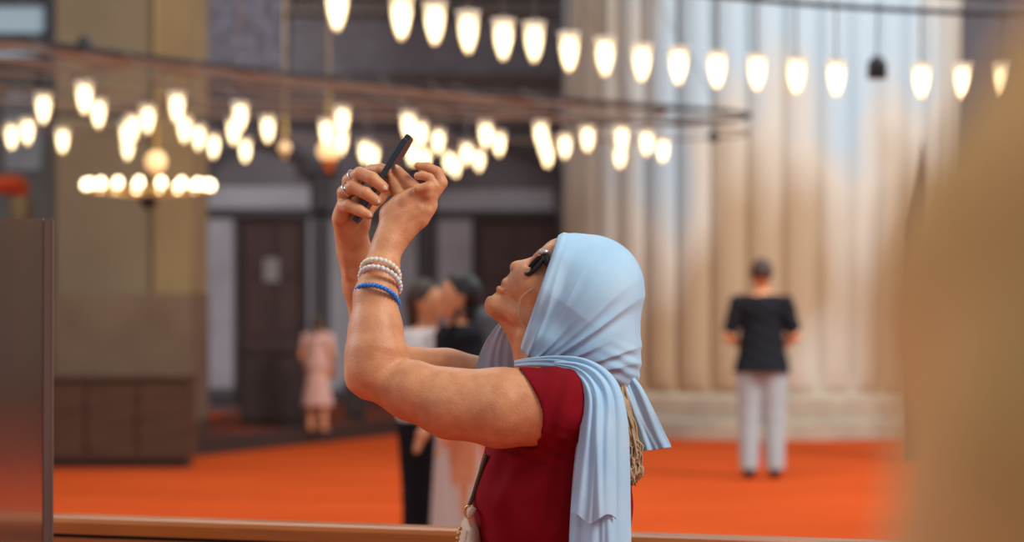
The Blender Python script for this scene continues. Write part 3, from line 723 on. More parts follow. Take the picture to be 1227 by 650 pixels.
# ================================================================ THE WOMAN
woman = empty('person', (Wp(665, 0).x, D0, 0)); tag(woman, 'person in crimson top and pale blue headscarf, head tipped back, holding up a phone', 'person')
H = 0.002
def cn(f, a, b, r1, r2, k=3, fy=1.0, carve=False, grow=0.0):
    """points (x px, y px, depth m); radii px"""
    f.cone(Wp(*a), Wp(*b), px(r1, a[2]), px(r2, b[2]), px(k), fy, carve, grow)
def chain(f, pts, k=3, fy=1.0, grow=0.0):
    for a, b in zip(pts, pts[1:]): cn(f, a[:3], b[:3], a[3], b[3], k, fy, False, grow)
NEAR_ARM = [(664, 489, -.150, 45), (600, 489, -.150, 47), (540, 484, -.140, 41.5), (492, 468, -.130, 35), (446, 451, -.120, 26)]
FAR_ARM = [(650, 482, .150, 45), (590, 470, .140, 39), (534, 453, .130, 34), (466, 440, .120, 27)]
def torso_prims(f, g=0.0):
    cn(f, (676, 492, -.120), (676, 492, .120), 46, 46, 20, grow=g)
    f.ell(Wp(668, 560, 0), (.112, .155, .17), .04, grow=g)
    f.ell(Wp(662, 650, 0), (.116, .145, .15), .05, grow=g)
    f.ell(Wp(655, 760, 0), (.118, .168, .13), .05, grow=g)
    for s in (-1, 1): f.ell(Wp(617, 596, .075 * s), (.052, .062, .066), .05, grow=g)
f = Field(Wp(392, 845, 0) + Vector((0, -.23, 0)), Wp(790, 182, 0) + Vector((0, .23, 0)), H)
torso_prims(f)
chain(f, NEAR_ARM, 8); chain(f, FAR_ARM, 8)
# near elbow + forearm + wrist
cn(f, (446, 450, -.12), (444, 442, -.12), 28, 29, 8); cn(f, (430.5, 455, -.122), (440, 459, -.12), 16.5, 19, 6)
chain(f, [(447.5, 440, -.118, 33), (450, 425, -.112, 35.5), (450, 395, -.100, 31.5), (450, 356, -.085, 25.5), (457, 322, -.068, 20.5), (463, 298, -.056, 17.5), (470, 283, -.048, 19)], 8)
# far forearm
chain(f, [(466, 438, .12, 27), (447, 385, .11, 26.5), (434, 342, .095, 22.5), (424, 300, .075, 19.5), (421, 278, .06, 19)], 8)
cn(f, (418, 330, .065), (412, 272, .045), 4, 4, 8); cn(f, (432, 320, .075), (427, 275, .05), 3.5, 4, 5)      # tendons
# neck
chain(f, [(656, 398, 0, 40), (662, 432, 0, 43), (676, 470, 0, 48)], 14)
cn(f, (603, 379, 0), (632, 414, 0), 9, 15, 12)
cn(f, (628, 402, -.030), (640, 440, -.014), 8, 9, 10)
# head: profile laid out in the picture plane, tipped back 45 degrees
f.ell(Wp(706, 352, 0), (.080, .070, .080), .02, rot=.4)                         # cranium
cn(f, (664, 312, -.024), (664, 312, .024), 20, 20, 14); cn(f, (668, 312, 0), (672, 305, 0), 19, 20, 8)
f.ell(Wp(648, 350, 0), (.050, .062, .058), .02, rot=.785)                       # face mass
cn(f, (640, 338, -.036), (662, 350, -.052), 15, 16, 10); cn(f, (640, 338, .036), (662, 350, .052), 15, 16, 10)  # cheeks
cn(f, (622, 350, -.010), (622, 350, .010), 17, 17, 10)                          # muzzle
chain(f, [(597, 366, 0, 13), (622, 372, 0, 18), (655, 384, 0, 26)], 9)          # chin to throat
for s in (-1, 1): chain(f, [(598, 367, .010 * s, 11), (625, 377, .027 * s, 12), (668, 385, .046 * s, 13)], 9)   # jaw
cn(f, (594, 366, -.006), (594, 366, .006), 12, 12, 8)                         # chin ball
cn(f, (639, 318, 0), (622, 320, 0), 7.5, 7.0, 4); cn(f, (622, 320, 0), (618, 320.5, 0), 7.0, 7.2, 3)     # nose bridge, tip
for s in (-1, 1): f.ell(Wp(622, 325.5, .011 * s), (.0085, .0075, .0075), .003)   # nostril wings
cn(f, (650, 308, -.02), (650, 308, .02), 8, 8, 5)                               # brow
chain(f, [(618, 331, 0, 4.5), (607, 339, 0, 5.5)], 4)                           # philtrum
cn(f, (606.5, 339.5, -.014), (606.5, 339.5, .014), 5.2, 5.2, 2.5)               # upper lip
cn(f, (600.5, 347.5, -.012), (600.5, 347.5, .012), 5.6, 5.6, 2.5)                   # lower lip
for s in (-1, 1):
    cn(f, (606, 340, .012 * s), (611, 348, .024 * s), 3.6, 2.5, 3); cn(f, (601, 347, .012 * s), (610, 349.5, .024 * s), 4, 2.5, 3)
cn(f, (599.0, 341.8, -.019), (599.0, 341.8, .019), 1.3, 1.3, 1.2, carve=True)
for s in (-1, 1): cn(f, (598, 341.6, .015 * s), (609, 350.2, .030 * s), 1.9, 1.6, 1.0, carve=True)
cn(f, (588.5, 352.5, -.01), (588.5, 352.5, .01), 1.6, 1.6, 5, carve=True)
for s in (-1, 1): f.ell(Wp(640, 316, .030 * s), (.010, .013, .011), .008, carve=True)   # eye sockets
for s in (-1, 1): f.ell(Wp(646, 320, .030 * s), (.011, .012, .011), .002)               # eyeballs behind glasses
for s in (-1, 1): f.ell(Wp(615.5, 326.5, .0075 * s), (.0032, .0035, .0048), .0015, carve=True)   # nostrils
for s in (-1, 1): f.ell(Wp(688, 357, .073 * s), (.018, .008, .028), .006, rot=.7)       # ears
# ---- far (right) hand holding the phone
cn(f, (421, 282, .058), (419, 262, .045), 19, 19, 6, .9)
cn(f, (418, 262, .042), (421, 232, .034), 19, 14, 8, .75); cn(f, (430, 266, .05), (436, 248, .05), 14, 12, 8, .8)
chain(f, [(408, 262, .02, 9), (413, 246, .006, 9.5)], 6)
chain(f, [(411, 256, .022, 8.5), (412, 248, .002, 8.0), (418, 247, -.014, 7.6), (431, 252.5, -.024, 6.9), (441.5, 257.5, -.022, 6.0)], 2)            # little
chain(f, [(413, 244, .026, 9), (413, 231, .006, 9), (423, 224.5, -.014, 8.2), (438, 231.5, -.028, 7.5), (451, 241, -.024, 6.5)], 2)                   # ring finger
chain(f, [(418, 232, .034, 9.5), (419, 217, .012, 9), (431, 208.5, -.012, 8.2), (446, 214, -.027, 7.8), (459, 224.5, -.024, 6.8)], 2)                # middle
chain(f, [(424, 224, .044, 9.5), (432, 212, .040, 8.5), (446, 204.5, .022, 7.6), (456, 203, .006, 7.0), (463, 203.5, -.004, 6.2)], 2)                # index
chain(f, [(438, 250, .055, 11), (452, 236, .068, 9.5), (464, 224, .066, 8.5), (472, 216, .056, 7.5)], 4)                                                # thumb on far edge
# ---- near (left) hand tapping
chain(f, [(470, 285, -.048, 19), (479, 268, -.044, 22), (490, 254, -.040, 23), (503, 242, -.038, 20)], 8, .72)
cn(f, (468, 256, -.038), (488, 241, -.036), 13, 11, 8, .9); cn(f, (486, 240, -.050), (508, 227.5, -.050), 10, 7.5, 6)
cn(f, (503, 262, -.044), (514, 247, -.044), 11, 9.5, 6); cn(f, (508, 246, -.044), (515, 234, -.048), 12, 9, 6)
cn(f, (480, 280, -.058), (503, 250, -.058), 3, 3.5, 6); cn(f, (488, 284, -.05), (512, 252, -.055), 3, 4, 5)
chain(f, [(488, 246, -.016, 12), (479, 232, -.006, 9.5), (474, 222, -.002, 8.6), (469.5, 213, .0, 6.0)], 4)                           # thumb
chain(f, [(505, 234, -.022, 9), (493, 222, -.014, 7.6), (484, 213, -.008, 6.6), (476.5, 203, -.004, 5.0)], 2)                             # index
chain(f, [(514, 238, -.030, 9.5), (528, 219, -.028, 8.4)], 3); chain(f, [(528, 219, -.028, 8.4), (524, 206.5, -.028, 6.6), (512, 200, -.028, 5.7), (501, 199, -.028, 4.8)], 1)   # middle
chain(f, [(513, 238, -.050, 9), (520, 223, -.054, 7.2)], 3); chain(f, [(520, 223, -.054, 7.0), (515, 213.5, -.056, 5.6), (508, 210.8, -.056, 5.2), (500.5, 211, -.055, 4.7)], 1)       # ring
chain(f, [(512, 233, -.058, 7), (513, 224.5, -.062, 6.2), (500, 226.0, -.064, 5.2)], 2)
# waist cut is inside the clothes
def skin_disp(V, n):
    x, y = topx(V)
    w = np.exp(-((x - 492) / 14) ** 2 - ((y - 256) / 12) ** 2) * .0005
    return n * (w * np.sin((x * .6 + y) * .5))[:, None]
body = link('body', f.mesh('body', skin_disp), M['skin'], woman)

# ---- fingernails
def nail(x, y, dy, dx, dyy, r=3.0):
    c = Wp(x, y, dy); bm = bmesh.new(); sphere(bm, (0, 0, 0), px(r), (1.35, .35, .85), 14)
    a = math.atan2(-dyy, dx); R_ = Matrix.Rotation(-a, 4, 'Y')
    bmesh.ops.transform(bm, matrix=Matrix.Translation(c) @ R_, verts=bm.verts); obj('fingernail', bm, M['nail'], woman, True)
nail(460.2, 224.8, -.0315, 1, .75, 3.4); nail(452, 241.2, -.0308, 1, .7, 3.1); nail(442.5, 258, -.0283, 1, .5, 2.9); nail(464, 202.8, -.0115, 1, 0, 2.8); nail(475.4, 200.5, -.0092, -.6, -1, 2.8)
# ---- shirt
f = Field(Wp(556, 850, 0) + Vector((0, -.235, 0)), Wp(780, 425, 0) + Vector((0, .235, 0)), .0025)
for arm in (NEAR_ARM, FAR_ARM):
    a, b = arm[0], arm[1]; cn(f, a[:3], b[:3], a[3], b[3], 8, grow=.0045)
p_ = Wp(639, 478, 0); q_ = Wp(648, 526, 0)
f.clip(Wp(612, 478, 0), (1, 0, 0)); f.ell(Wp(570, 495, 0), (.1195, .42, .104), .003, carve=True)
g_ = Field(Wp(556, 850, 0) + Vector((0, -.235, 0)), Wp(780, 425, 0) + Vector((0, .235, 0)), .0025)
torso_prims(g_, .0045); g_.cone(Wp(664, 462, 0), Wp(676, 490, 0), .050, .062, .02)
kk = .02; hh = np.maximum(kk - np.abs(f.D - g_.D), 0) / kk; f.D = np.minimum(f.D, g_.D) - hh * hh * kk * .25
f.clip(Wp(660, 436, 0), (0, 0, -1)); f.clip(Wp(660, 846, 0), (0, 0, 1))
def shirt_disp(V, n):
    x, y = topx(V)
    a = np.exp(-((x - 648) / 40) ** 2 - ((y - 538) / 16) ** 2)
    w = a * .0035 * np.sin((y - x * .35) * .42)
    w += .0025 * np.exp(-((x - 600) / 30) ** 2 - ((y - 560) / 40) ** 2) * np.sin((x * .8 + y * .35) * .22)
    w += .0012 * np.sin(y * .11 + x * .03) + .0018 * np.exp(-((x - 668) / 16) ** 2) * np.sin((x + y * .3) * .2)
    return n * w[:, None]
link('shirt', f.mesh('shirt', shirt_disp), M['shirt'], woman)
# trousers down to the floor, shoes
wx = woman.location.x
f = Field((wx - .25, D0 - .25, 0), (wx + .28, D0 + .25, 1.05), .008)
f.ell(Wp(655, 760, 0), (.128, .178, .13), .04)
for s in (-1, 1):
    f.cone((wx, D0 + .09 * s, .92), (wx - .01, D0 + .09 * s, .5), .105, .075, .03); f.cone((wx - .01, D0 + .09 * s, .5), (wx + .02, D0 + .09 * s, .1), .075, .055, .02)
f.clip((0, 0, .06), (0, 0, 1)); link('trousers', f.mesh('trousers'), M['denim'], woman)
for s in (-1, 1):
    f = Field((wx - .25, D0 + .09 * s - .1, -.01), (wx + .15, D0 + .09 * s + .1, .15), .006); f.cone((wx + .03, D0 + .09 * s, .05), (wx - .15, D0 + .09 * s, .035), .045, .036, .02); f.clip((0, 0, 0), (0, 0, 1))
    link('shoe', f.mesh('shoe'), M['leather'], woman)

# ---- headscarf hood
FX, FY_ = 622.0, 452.0
CRE = [(68, 3.6, 2.6), (57, 1.4, 2.4), (47, 3.0, 2.2), (38, 1.6, 2.0), (31, 3.6, 2.2), (21, 3.0, 2.0), (12, 1.8, 1.8), (5, 2.8, 2.0)]
f = Field(Wp(600, 480, 0) + Vector((0, -.14, 0)), Wp(790, 265, 0) + Vector((0, .14, 0)), .0018)
f.ell(Wp(704, 348, 0), (.0885, .092, .0905), .02, rot=.0)
cn(f, (706, 360, -.02), (708, 405, -.02), 60, 57, 14); cn(f, (706, 360, .02), (708, 405, .02), 60, 57, 14)
cn(f, (700, 350, 0), (672, 345, 0), 62, 52, 14, 1.05); cn(f, (684, 318, -.01), (684, 318, .01), 36, 36, 12)
chain(f, [(690, 375, 0, 62), (668, 405, 0, 46), (668, 428, 0, 44)], 14, 1.12)
for s_ in (-1, 1): cn(f, (645, 350, .052 * s_), (652, 400, .050 * s_), 20, 20, 24)
for s_ in (-1, 1): cn(f, (670, 318, .040 * s_), (655, 350, .050 * s_), 26, 22, 24)
cn(f, (714, 405, 0), (722, 436, 0), 50, 44, 14, 1.25)
cn(f, (735, 430, 0), (752, 452, 0), 22, 9, 12)
fo = f.D.copy()
# hollow: the head and neck with clearance
g_ = Field(f.lo, f.lo + (f.n - 1) * f.h, f.h)
g_.ell(Wp(706, 352, 0), (.080, .070, .080), .02, rot=.4, grow=.002)
g_.cone(Wp(664, 312, -.024), Wp(664, 312, .024), px(20), px(20), px(14), grow=.002); g_.cone(Wp(668, 312, 0), Wp(672, 305, 0), px(19), px(20), px(8), grow=.002)
g_.ell(Wp(648, 350, 0), (.052, .064, .060), .02, rot=.785, grow=.003)
for s in (-1, 1): g_.cone(Wp(640, 338, .036 * s), Wp(662, 350, .052 * s), px(15), px(16), px(10), grow=.003)
g_.cone(Wp(622, 372, 0), Wp(655, 384, 0), px(18), px(26), px(9), grow=.003)
for s in (-1, 1): g_.cone(Wp(625, 377, .027 * s), Wp(668, 385, .046 * s), px(12), px(13), px(9), grow=.002)
g_.cone(Wp(656, 398, 0), Wp(662, 432, 0), px(40), px(43), px(14), grow=.002); g_.cone(Wp(662, 432, 0), Wp(676, 470, 0), px(43), px(48), px(8), grow=.002)
nx_ = min(g_.D.shape[0], f.D.shape[0]); f.D = np.maximum(f.D, -g_.D[:f.D.shape[0], :f.D.shape[1], :f.D.shape[2]])
# face opening: edge line (672,286) -> (618,438)
e1 = Wp(669, 284, 0); e2 = Wp(617, 438, 0); ed = e2 - e1; nrm = Vector((-ed.z, 0, ed.x)); nrm = nrm if nrm.x > 0 else -nrm
f.clip(e1, nrm); f.clip(Wp(700, 462, 0), (0, 0, 1))
def hood_disp(V, n):
    x, y = topx(V)
    a = np.degrees(np.arctan2(FY_ - y, x - FX)); r = np.hypot(x - FX, y - FY_)
    a2 = a + 2.0 * np.sin(r * .03)
    w = np.zeros(len(V))
    for i, (c, amp, wid) in enumerate(CRE):
        t = (a2 - c) / wid; cen = 85 + 35 * math.sin(i * 2.3); ln = 48 + 14 * math.cos(i * 1.7)
        w += amp * .001 * 1.7 * np.exp(-np.abs(np.where(t > 0, t * .8, t * 1.7)) ** 1.3) * np.exp(-((r - cen) / ln) ** 2) * np.sign(1)
        w -= amp * .0010 * np.exp(-((a2 - c + wid * 1.6) / wid) ** 2) * np.exp(-((r - cen) / ln) ** 2)
    # broad soft swells
    w += .0018 * np.sin(a * .16 + 1.0) * np.clip(r / 120, 0, 1)
    # hem roll along the face edge
    nx, ny = 152.0, 54.0; L = math.hypot(nx, ny); dline = ((x - 672) * nx + (y - 284) * ny) / L
    w += .0022 * np.exp(-((dline - 2.5) / 3.0) ** 2)
    # gathers near the nape
    w += .0012 * np.exp(-((x - 748) / 26) ** 2 - ((y - 440) / 22) ** 2) * np.sin((y * 1.0 - x * .45) * .42)
    return n * w[:, None]
link('headscarf', f.mesh('headscarf', hood_disp), M['scarf'], woman)

# ---- scarf strips
def strip(name, path, folds, n=90, m=48, thick=.0022, hem=None, parent=woman, wav=1.0, edge=0.0):
    """path rows: x, y, dy(m), half-width px, roll (how far the strip wraps round in depth, m)"""
    pp = smoothpath(path, n); V = []
    for i in range(n):
        x, y, dy, hw, roll = pp[i]
        a = pp[max(i - 1, 0)]; b = pp[min(i + 1, n - 1)]; t = np.array([b[0] - a[0], b[1] - a[1]]); t /= np.linalg.norm(t) + 1e-9
        s = np.array([-t[1], t[0]])
        for j in range(m + 1):
            u = j / m * 2 - 1
            w = 0
            for (c, amp, wd, drift) in folds:
                w += amp * math.exp(-((u - c - drift * math.sin(i / n * 5 + c * 4)) / wd) ** 2)
            sh = 1 + (edge * math.sin(i * .13 + (0 if u < 0 else 2)) if abs(u) > .8 else 0)
            ext = hem(u) if (hem and i == n - 1) else 0
            xx = x + s[0] * u * hw * sh; yy = y + s[1] * u * hw * sh
            if hem: xx += t[0] * hem(u) * (i / (n - 1)) ** 3; yy += t[1] * hem(u) * (i / (n - 1)) ** 3
            dd = dy + roll * u * u - w * .001 * wav * min(1, hw / 12)
            V.append(Wp(xx, yy, dd))
    me = bpy.data.meshes.new(name); me.from_pydata([tuple(v) for v in V], [], [(i * (m + 1) + j, i * (m + 1) + j + 1, (i + 1) * (m + 1) + j + 1, (i + 1) * (m + 1) + j) for i in range(n - 1) for j in range(m)])
    me.update(); o = link(name, me, M['scarf'], parent)
    md = o.modifiers.new('thickness', 'SOLIDIFY'); md.thickness = thick; md.offset = 0
    return o
TF = [(-.75, 7, .26, .10), (-.28, 10, .16, .14), (.02, 4, .08, .10), (.35, 9, .22, .16), (.78, 8, .20, .08)]
# under layer of the near tail: neck band then down the shoulder
strip('scarf_tail', [(617, 436, -.040, 3.5, .0), (640, 434, -.085, 5, .0), (668, 435, -.118, 8, .0), (698, 444, -.150, 14, .0), (718, 466, -.176, 22, .012), (724, 500, -.190, 27, .02), (722, 545, -.196, 32, .03), (720, 600, -.196, 35, .03), (719, 660, -.196, 37, .03), (718, 730, -.190, 39, .03)], TF, n=150, m=90, wav=1.0)
# over layer, ending in a curved hem
strip('scarf_tail', [(664, 437, -.128, 3.0, .0), (690, 442, -.152, 7, .0), (708, 456, -.178, 13, .0), (717, 480, -.196, 18, .01), (716, 520, -.210, 21, .016), (714, 560, -.214, 24, .016), (712, 600, -.214, 26, .012), (711, 622, -.212, 27, .01)],
      [(-.65, 7, .25, .10), (-.1, 9, .16, .16), (.22, 4, .10, .1), (.65, 8, .22, .08)], n=120, m=70, hem=lambda u: 6 * math.sin(u * 4 + 1) )
# flap flying out behind
strip('scarf_flap', [(748, 452, -.03, 9, .0), (757, 470, -.035, 13, .0), (766, 495, -.03, 17, .0), (776, 520, -.02, 19, .0), (785, 540, -.015, 19.5, .0)],
      [(-.6, 6, .28, .08), (.0, 3, .14, .1), (.4, 7, .2, .1)], n=60, m=50, hem=lambda u: -6 * u - 1)
# far drape in front of the neck
strip('scarf_drape', [(608, 386, .045, 7, .0), (602, 402, .06, 13, .0), (597, 420, .075, 19, .0), (595, 440, .085, 24, .0), (600, 458, .085, 27, .0)],
      [(-.6, 5, .18, .05), (-.1, 6, .15, .07), (.4, 5, .16, .06)], n=50, m=40)
strip('scarf_drape', [(660, 436, .10, 8, 0), (630, 440, .10, 10, 0), (600, 446, .09, 14, 0)], [(0, 4, .3, .05)], n=30, m=20)

# ---- hair below the scarf
bm = bmesh.new(); rnd = random.Random(3)
for k in range(150):
    u = rnd.random(); x0 = 732 + 16 * rnd.random(); dy0 = -.03 + .06 * rnd.random()
    xm = 742 + 14 * u; xe = 745 + 14 * u; ye = 545 + 38 * rnd.random(); ph = rnd.random() * 6; curl = rnd.random() < .3
    pts = []
    for i in range(22):
        t = i / 21
        y = 440 + (ye - 440) * t; x = x0 + (xm + 4 - x0) * min(1, t * 1.6) + (xe - xm) * max(0, t - .6) * 2.0 + 2.0 * math.sin(t * 9 + ph)
        dd = dy0 - .05 * t + .01 * math.sin(t * 7 + ph)
        if curl and t > .8:
            q = (t - .8) / .2; ca = q * 4.2; x += 9 * math.sin(ca) ; y = 446 + (ye - 446) * .8 + (ye - 446) * .1 * q + 9 * (1 - math.cos(ca)) * .7
        pts.append(Wp(x, y, dd))
    tube(bm, pts, [px(2.1 * (1 - .5 * i / 21)) for i in range(22)], 5)
for k in range(9):   # the loose curl at the end
    pts = []
    for i in range(26):
        t = i / 25; a = t * 5.2
        pts.append(Wp(756 + 14 * t + (6 - 3 * t) * math.sin(a + .2) + k * .5, 528 + 38 * t + 7 * (1 - math.cos(a)) * .5 + k * .5, -.03 - .001 * k))
    tube(bm, pts, px(1.1), 5)
obj('hair', bm, M['hair'], woman, True)
# fine strands across the cheek
bm = bmesh.new()
for dx in (0, 1.6):
    sp = smoothpath([(647 + dx, 341, -.062), (634 + dx, 348, -.062), (623.5 + dx, 357, -.057), (620.5 + dx, 370, -.051), (622 + dx, 382, -.046), (627 + dx, 392, -.044)], 30)
    tube(bm, [Wp(*q) for q in sp], px(.45), 5)
obj('hair_strand', bm, mat('fine blond hair', (.75, .52, .34), .4), woman, True)
# lips
f = Field(Wp(588, 362, 0) + Vector((0, -.04, 0)), Wp(622, 328, 0) + Vector((0, .04, 0)), .0008)
cn(f, (605.2, 339.6, -.012), (605.2, 339.6, .012), 4.6, 4.6, 2); cn(f, (599.2, 347.2, -.010), (599.2, 347.2, .010), 4.9, 4.9, 1.0)
for s in (-1, 1): cn(f, (605, 340, .011 * s), (609.5, 348, .0235 * s), 3.7, 2.3, 2); cn(f, (600, 346.8, .010 * s), (609, 349.5, .0235 * s), 4.2, 2.3, 1.5)
cn(f, (598.4, 341.9, -.020), (598.4, 341.9, .020), 1.3, 1.3, 1.0, carve=True)
for s in (-1, 1): cn(f, (598, 341.6, .015 * s), (609, 350.0, .030 * s), 1.7, 1.3, .8, carve=True)
link('lips', f.mesh('lips'), mat('natural lips', (.46, .12, .085), .38, sss=.1), woman)

# ================================================================ WHAT SHE WEARS AND HOLDS
# sunglasses
e = empty('sunglasses', Wp(640, 310)); tag(e, 'black sunglasses with a silver hinge on the face of the woman in the blue scarf', 'sunglasses')
u1 = Wp(625, 326, 0); u2 = Wp(651, 298, 0); ax = (u2 - u1); hl = ax.length; ax.normalize(); nf = Vector((-ax.z, 0, ax.x)); nf = nf if nf.x < 0 else -nf
for s in (-1, 1):
    bm = bmesh.new(); bl = bmesh.new(); N = 36
    O = []; I = []
    for k in range(N):
        a = 2 * PI * k / N; sq = 1.0 / (abs(math.cos(a)) ** 4 + abs(math.sin(a)) ** 4) ** .25
        yv = s * (.034 + .029 * math.cos(a) * sq); hv = hl * (.5 + .47 * math.sin(a) * sq)
        back = -0.010 * (abs(yv) / .063) ** 2 * 1.3
        c = u1 + ax * hv + nf * back + Vector((0, yv, 0))
        O.append(c)
    tube(bm, O, .0034, 8, closed=True)
    cen = sum(O, Vector()) / N + nf * .003
    vc = bl.verts.new(cen); vr = [bl.verts.new(p) for p in O]
    for k in range(N): bl.faces.new((vc, vr[k], vr[(k + 1) % N]))
    obj('lens_rim', bm, M['sun'], e, True); lo = obj('lens', bl, mat('dark lens', (.006, .005, .005), .9), e, True)
    md = lo.modifiers.new('thickness', 'SOLIDIFY'); md.thickness = .002
    hp = u1 + ax * hl * .86 + Vector((0, s * .064, 0)) - nf * .010
    bm = bmesh.new(); ear = Wp(690, 345, s * .076)
    tube(bm, [hp, Wp(657, 316, s * .068), Wp(672, 330, s * .074), ear, Wp(700, 360, s * .077)], [.0060, .0056, .004, .003, .002], 8); obj('temple', bm, M['sun'], e, True)
    bm = bmesh.new(); sphere(bm, Vector(hp) + nf * .006 + ax * .002, .0062, (1.5, .7, .75), 12); obj('hinge', bm, M['silver'], e, True)
bm = bmesh.new(); tube(bm, [u1 + ax * hl * .62 + Vector((0, -.008, 0)), u1 + ax * hl * .66 + nf * .003, u1 + ax * hl * .62 + Vector((0, .008, 0))], .0022, 8); obj('bridge', bm, M['sun'], e, True)

# phone
pa = Wp(491, 162.5, 0); pb = Wp(426, 266, 0); Lx = (pa - pb); pl_ = Lx.length; Lx.normalize()
cen = (pa + pb) / 2 + Vector((0, .020, 0)); Nn = Vector((Lx.z, 0, -Lx.x)); Nn = Nn if Nn.x > 0 else -Nn
tl = math.radians(3); Wd = (Vector((0, -1, 0)) * math.cos(tl) - Nn * math.sin(tl)).normalized(); Nf = (Nn * math.cos(tl) + Vector((0, -1, 0)) * math.sin(tl)).normalized()
e = empty('smartphone', cen); tag(e, 'thin dark smartphone tilted upright between the fingers of both raised hands', 'phone')
def pbox(name, l0, l1, w0, w1, n0, n1, m, bev, seg=3):
    bm = bmesh.new(); r = bmesh.ops.create_cube(bm, size=1.0)
    for v in r['verts']: v.co = Vector(((v.co.x + .5) * (l1 - l0) + l0, (v.co.y + .5) * (w1 - w0) + w0, (v.co.z + .5) * (n1 - n0) + n0))
    if bev: 
        es = [q for q in bm.edges if abs((q.verts[0].co - q.verts[1].co).normalized().z) > .9]; bmesh.ops.bevel(bm, geom=es, offset=bev, segments=5, affect='EDGES')
        bmesh.ops.bevel(bm, geom=[q for q in bm.edges if abs((q.verts[0].co - q.verts[1].co).normalized().z) < .1 ], offset=min(.001, abs(n1 - n0) * .3), segments=2, affect='EDGES')
    Mx = Matrix((Lx, Wd, Nf)).transposed().to_4x4(); bmesh.ops.transform(bm, matrix=Matrix.Translation(cen) @ Mx, verts=bm.verts); return obj(name, bm, m, e)
hw_ = .037; hh_ = pl_ / 2
pbox('case', -hh_, hh_, -hw_, hw_, -.0045, .0038, M['phone'], .010)
pbox('display', -hh_ + .003, hh_ - .003, -hw_ + .003, hw_ - .003, .0038, .0046, M['screen'], .008)
pbox('camera_bump', hh_ - .036, hh_ - .008, -.030, -.002, -.0065, -.0045, M['phone'], .006)

# finger rings
def fring(c, axis, r, label, gem):
    c = Wp(*c); axis = Vector(axis).normalized(); s1 = axis.orthogonal().normalized(); s2 = axis.cross(s1)
    e = empty('finger_ring', c); tag(e, label, 'ring')
    bm = bmesh.new(); tube(bm, [c + (s1 * math.cos(2 * PI * k / 28) + s2 * math.sin(2 * PI * k / 28)) * r for k in range(28)], .0013, 8, closed=True); obj('band', bm, M['silver'], e, True)
    if gem:
        bm = bmesh.new(); sphere(bm, c + Vector((-.003, -r - .0002, .001)), .0042, (1, .6, 1), 10); obj('setting', bm, M['silver'], e, True)
fring((424.5, 212.5, .001), (.6, -.55, .45), px(9.6), 'slim silver ring on the middle finger of the hand gripping the phone', False)
fring((417.5, 227.5, -.003), (.6, -.6, .45), px(9.4), 'silver ring with a small stone on the finger below the other ring', True)

# bracelets
def bracelet(name, c, r1, r2, tilt_dir, n, br, m, label, charm=None):
    cx_, cy_, cdy = c; e = empty(name, Wp(*c)); tag(e, label, 'bracelet', None)
    cc_ = Wp(*c); s = (D0 + cdy) / F
    ex = Vector((math.cos(tilt_dir[0]), 0, -math.sin(tilt_dir[0]))); t = tilt_dir[1]
    up = Vector((math.sin(tilt_dir[0]), 0, math.cos(tilt_dir[0])))
    ey = (Vector((0, -1, 0)) * math.cos(t) + up * math.sin(t))
    pts = [cc_ + ex * math.cos(2 * PI * k / n) * r1 * s + ey * math.sin(2 * PI * k / n) * r2 * s for k in range(n)]
    for k, p in enumerate(pts):
        bm = bmesh.new(); sphere(bm, p, br * s, (1, 1, 1), 12); obj('bead', bm, m, e, True)
    if charm:
        bm = bmesh.new(); sphere(bm, Wp(*charm), .0032, (1, .6, 1), 10); obj('charm', bm, M['brass'], e, True)
bracelet('bead_bracelet', (456, 327, -.070), 23, 31, (.28, .50), 26, 3.5, M['pearl'], 'cream pearl bracelet, uppermost of the three on the near wrist')
bracelet('bead_bracelet', (455.5, 338, -.076), 25, 34, (.36, .50), 27, 3.6, M['bead'], 'white stone bead bracelet between the cream and the blue ones')
bracelet('bead_bracelet', (451.5, 359, -.084), 27, 36, (.30, .46), 34, 3.2, M['blue'], 'bright blue bead bracelet, lowest on the near forearm', (430, 351, -.104))

# handbag hanging in front of her
e = empty('handbag', Wp(560, 700, -.02)); tag(e, 'beige handbag with beaded chain hanging before the crimson top', 'handbag')
f = Field(Wp(525, 800, -.02) + Vector((0, -.16, 0)), Wp(600, 590, -.02) + Vector((0, .16, 0)), .004)
f.cone(Wp(566, 632, -.02), Wp(559, 760, -.02), px(14), px(23), .01, 4.2)
link('bag_body', f.mesh('bag_body'), M['bag'], e)
bm = bmesh.new(); sp = smoothpath([(583, 545, -.10), (574, 572, -.095), (567, 594, -.09), (562.5, 606, -.09)], 16); tube(bm, [Wp(*q) for q in sp], px(2.6), 8); obj('strap', bm, M['olive'], e, True)
bm = bmesh.new(); c_ = Wp(561.5, 614, -.10); tube(bm, [c_ + Vector((px(4.5) * math.cos(a), -.004 * math.cos(a), px(7) * math.sin(a))) for a in [2 * PI * k / 24 for k in range(24)]], px(1.4), 8, closed=True); obj('buckle_ring', bm, M['brass'], e, True)
bm = bmesh.new(); sp = smoothpath([(568, 608, -.10), (564, 616, -.10), (566, 628, -.09), (571, 640, -.08)], 12); tube(bm, [Wp(*q) for q in sp], px(4.5), 8); obj('tab', bm, M['bag'], e, True)
for k in range(9):
    bm = bmesh.new(); sphere(bm, Wp(551.5 - 4.5 * math.sin(k * .35), 634 + k * 6.0, -.09), px(2.5), (1, 1, 1), 10); obj('chain_bead', bm, M['brass'], e, True)

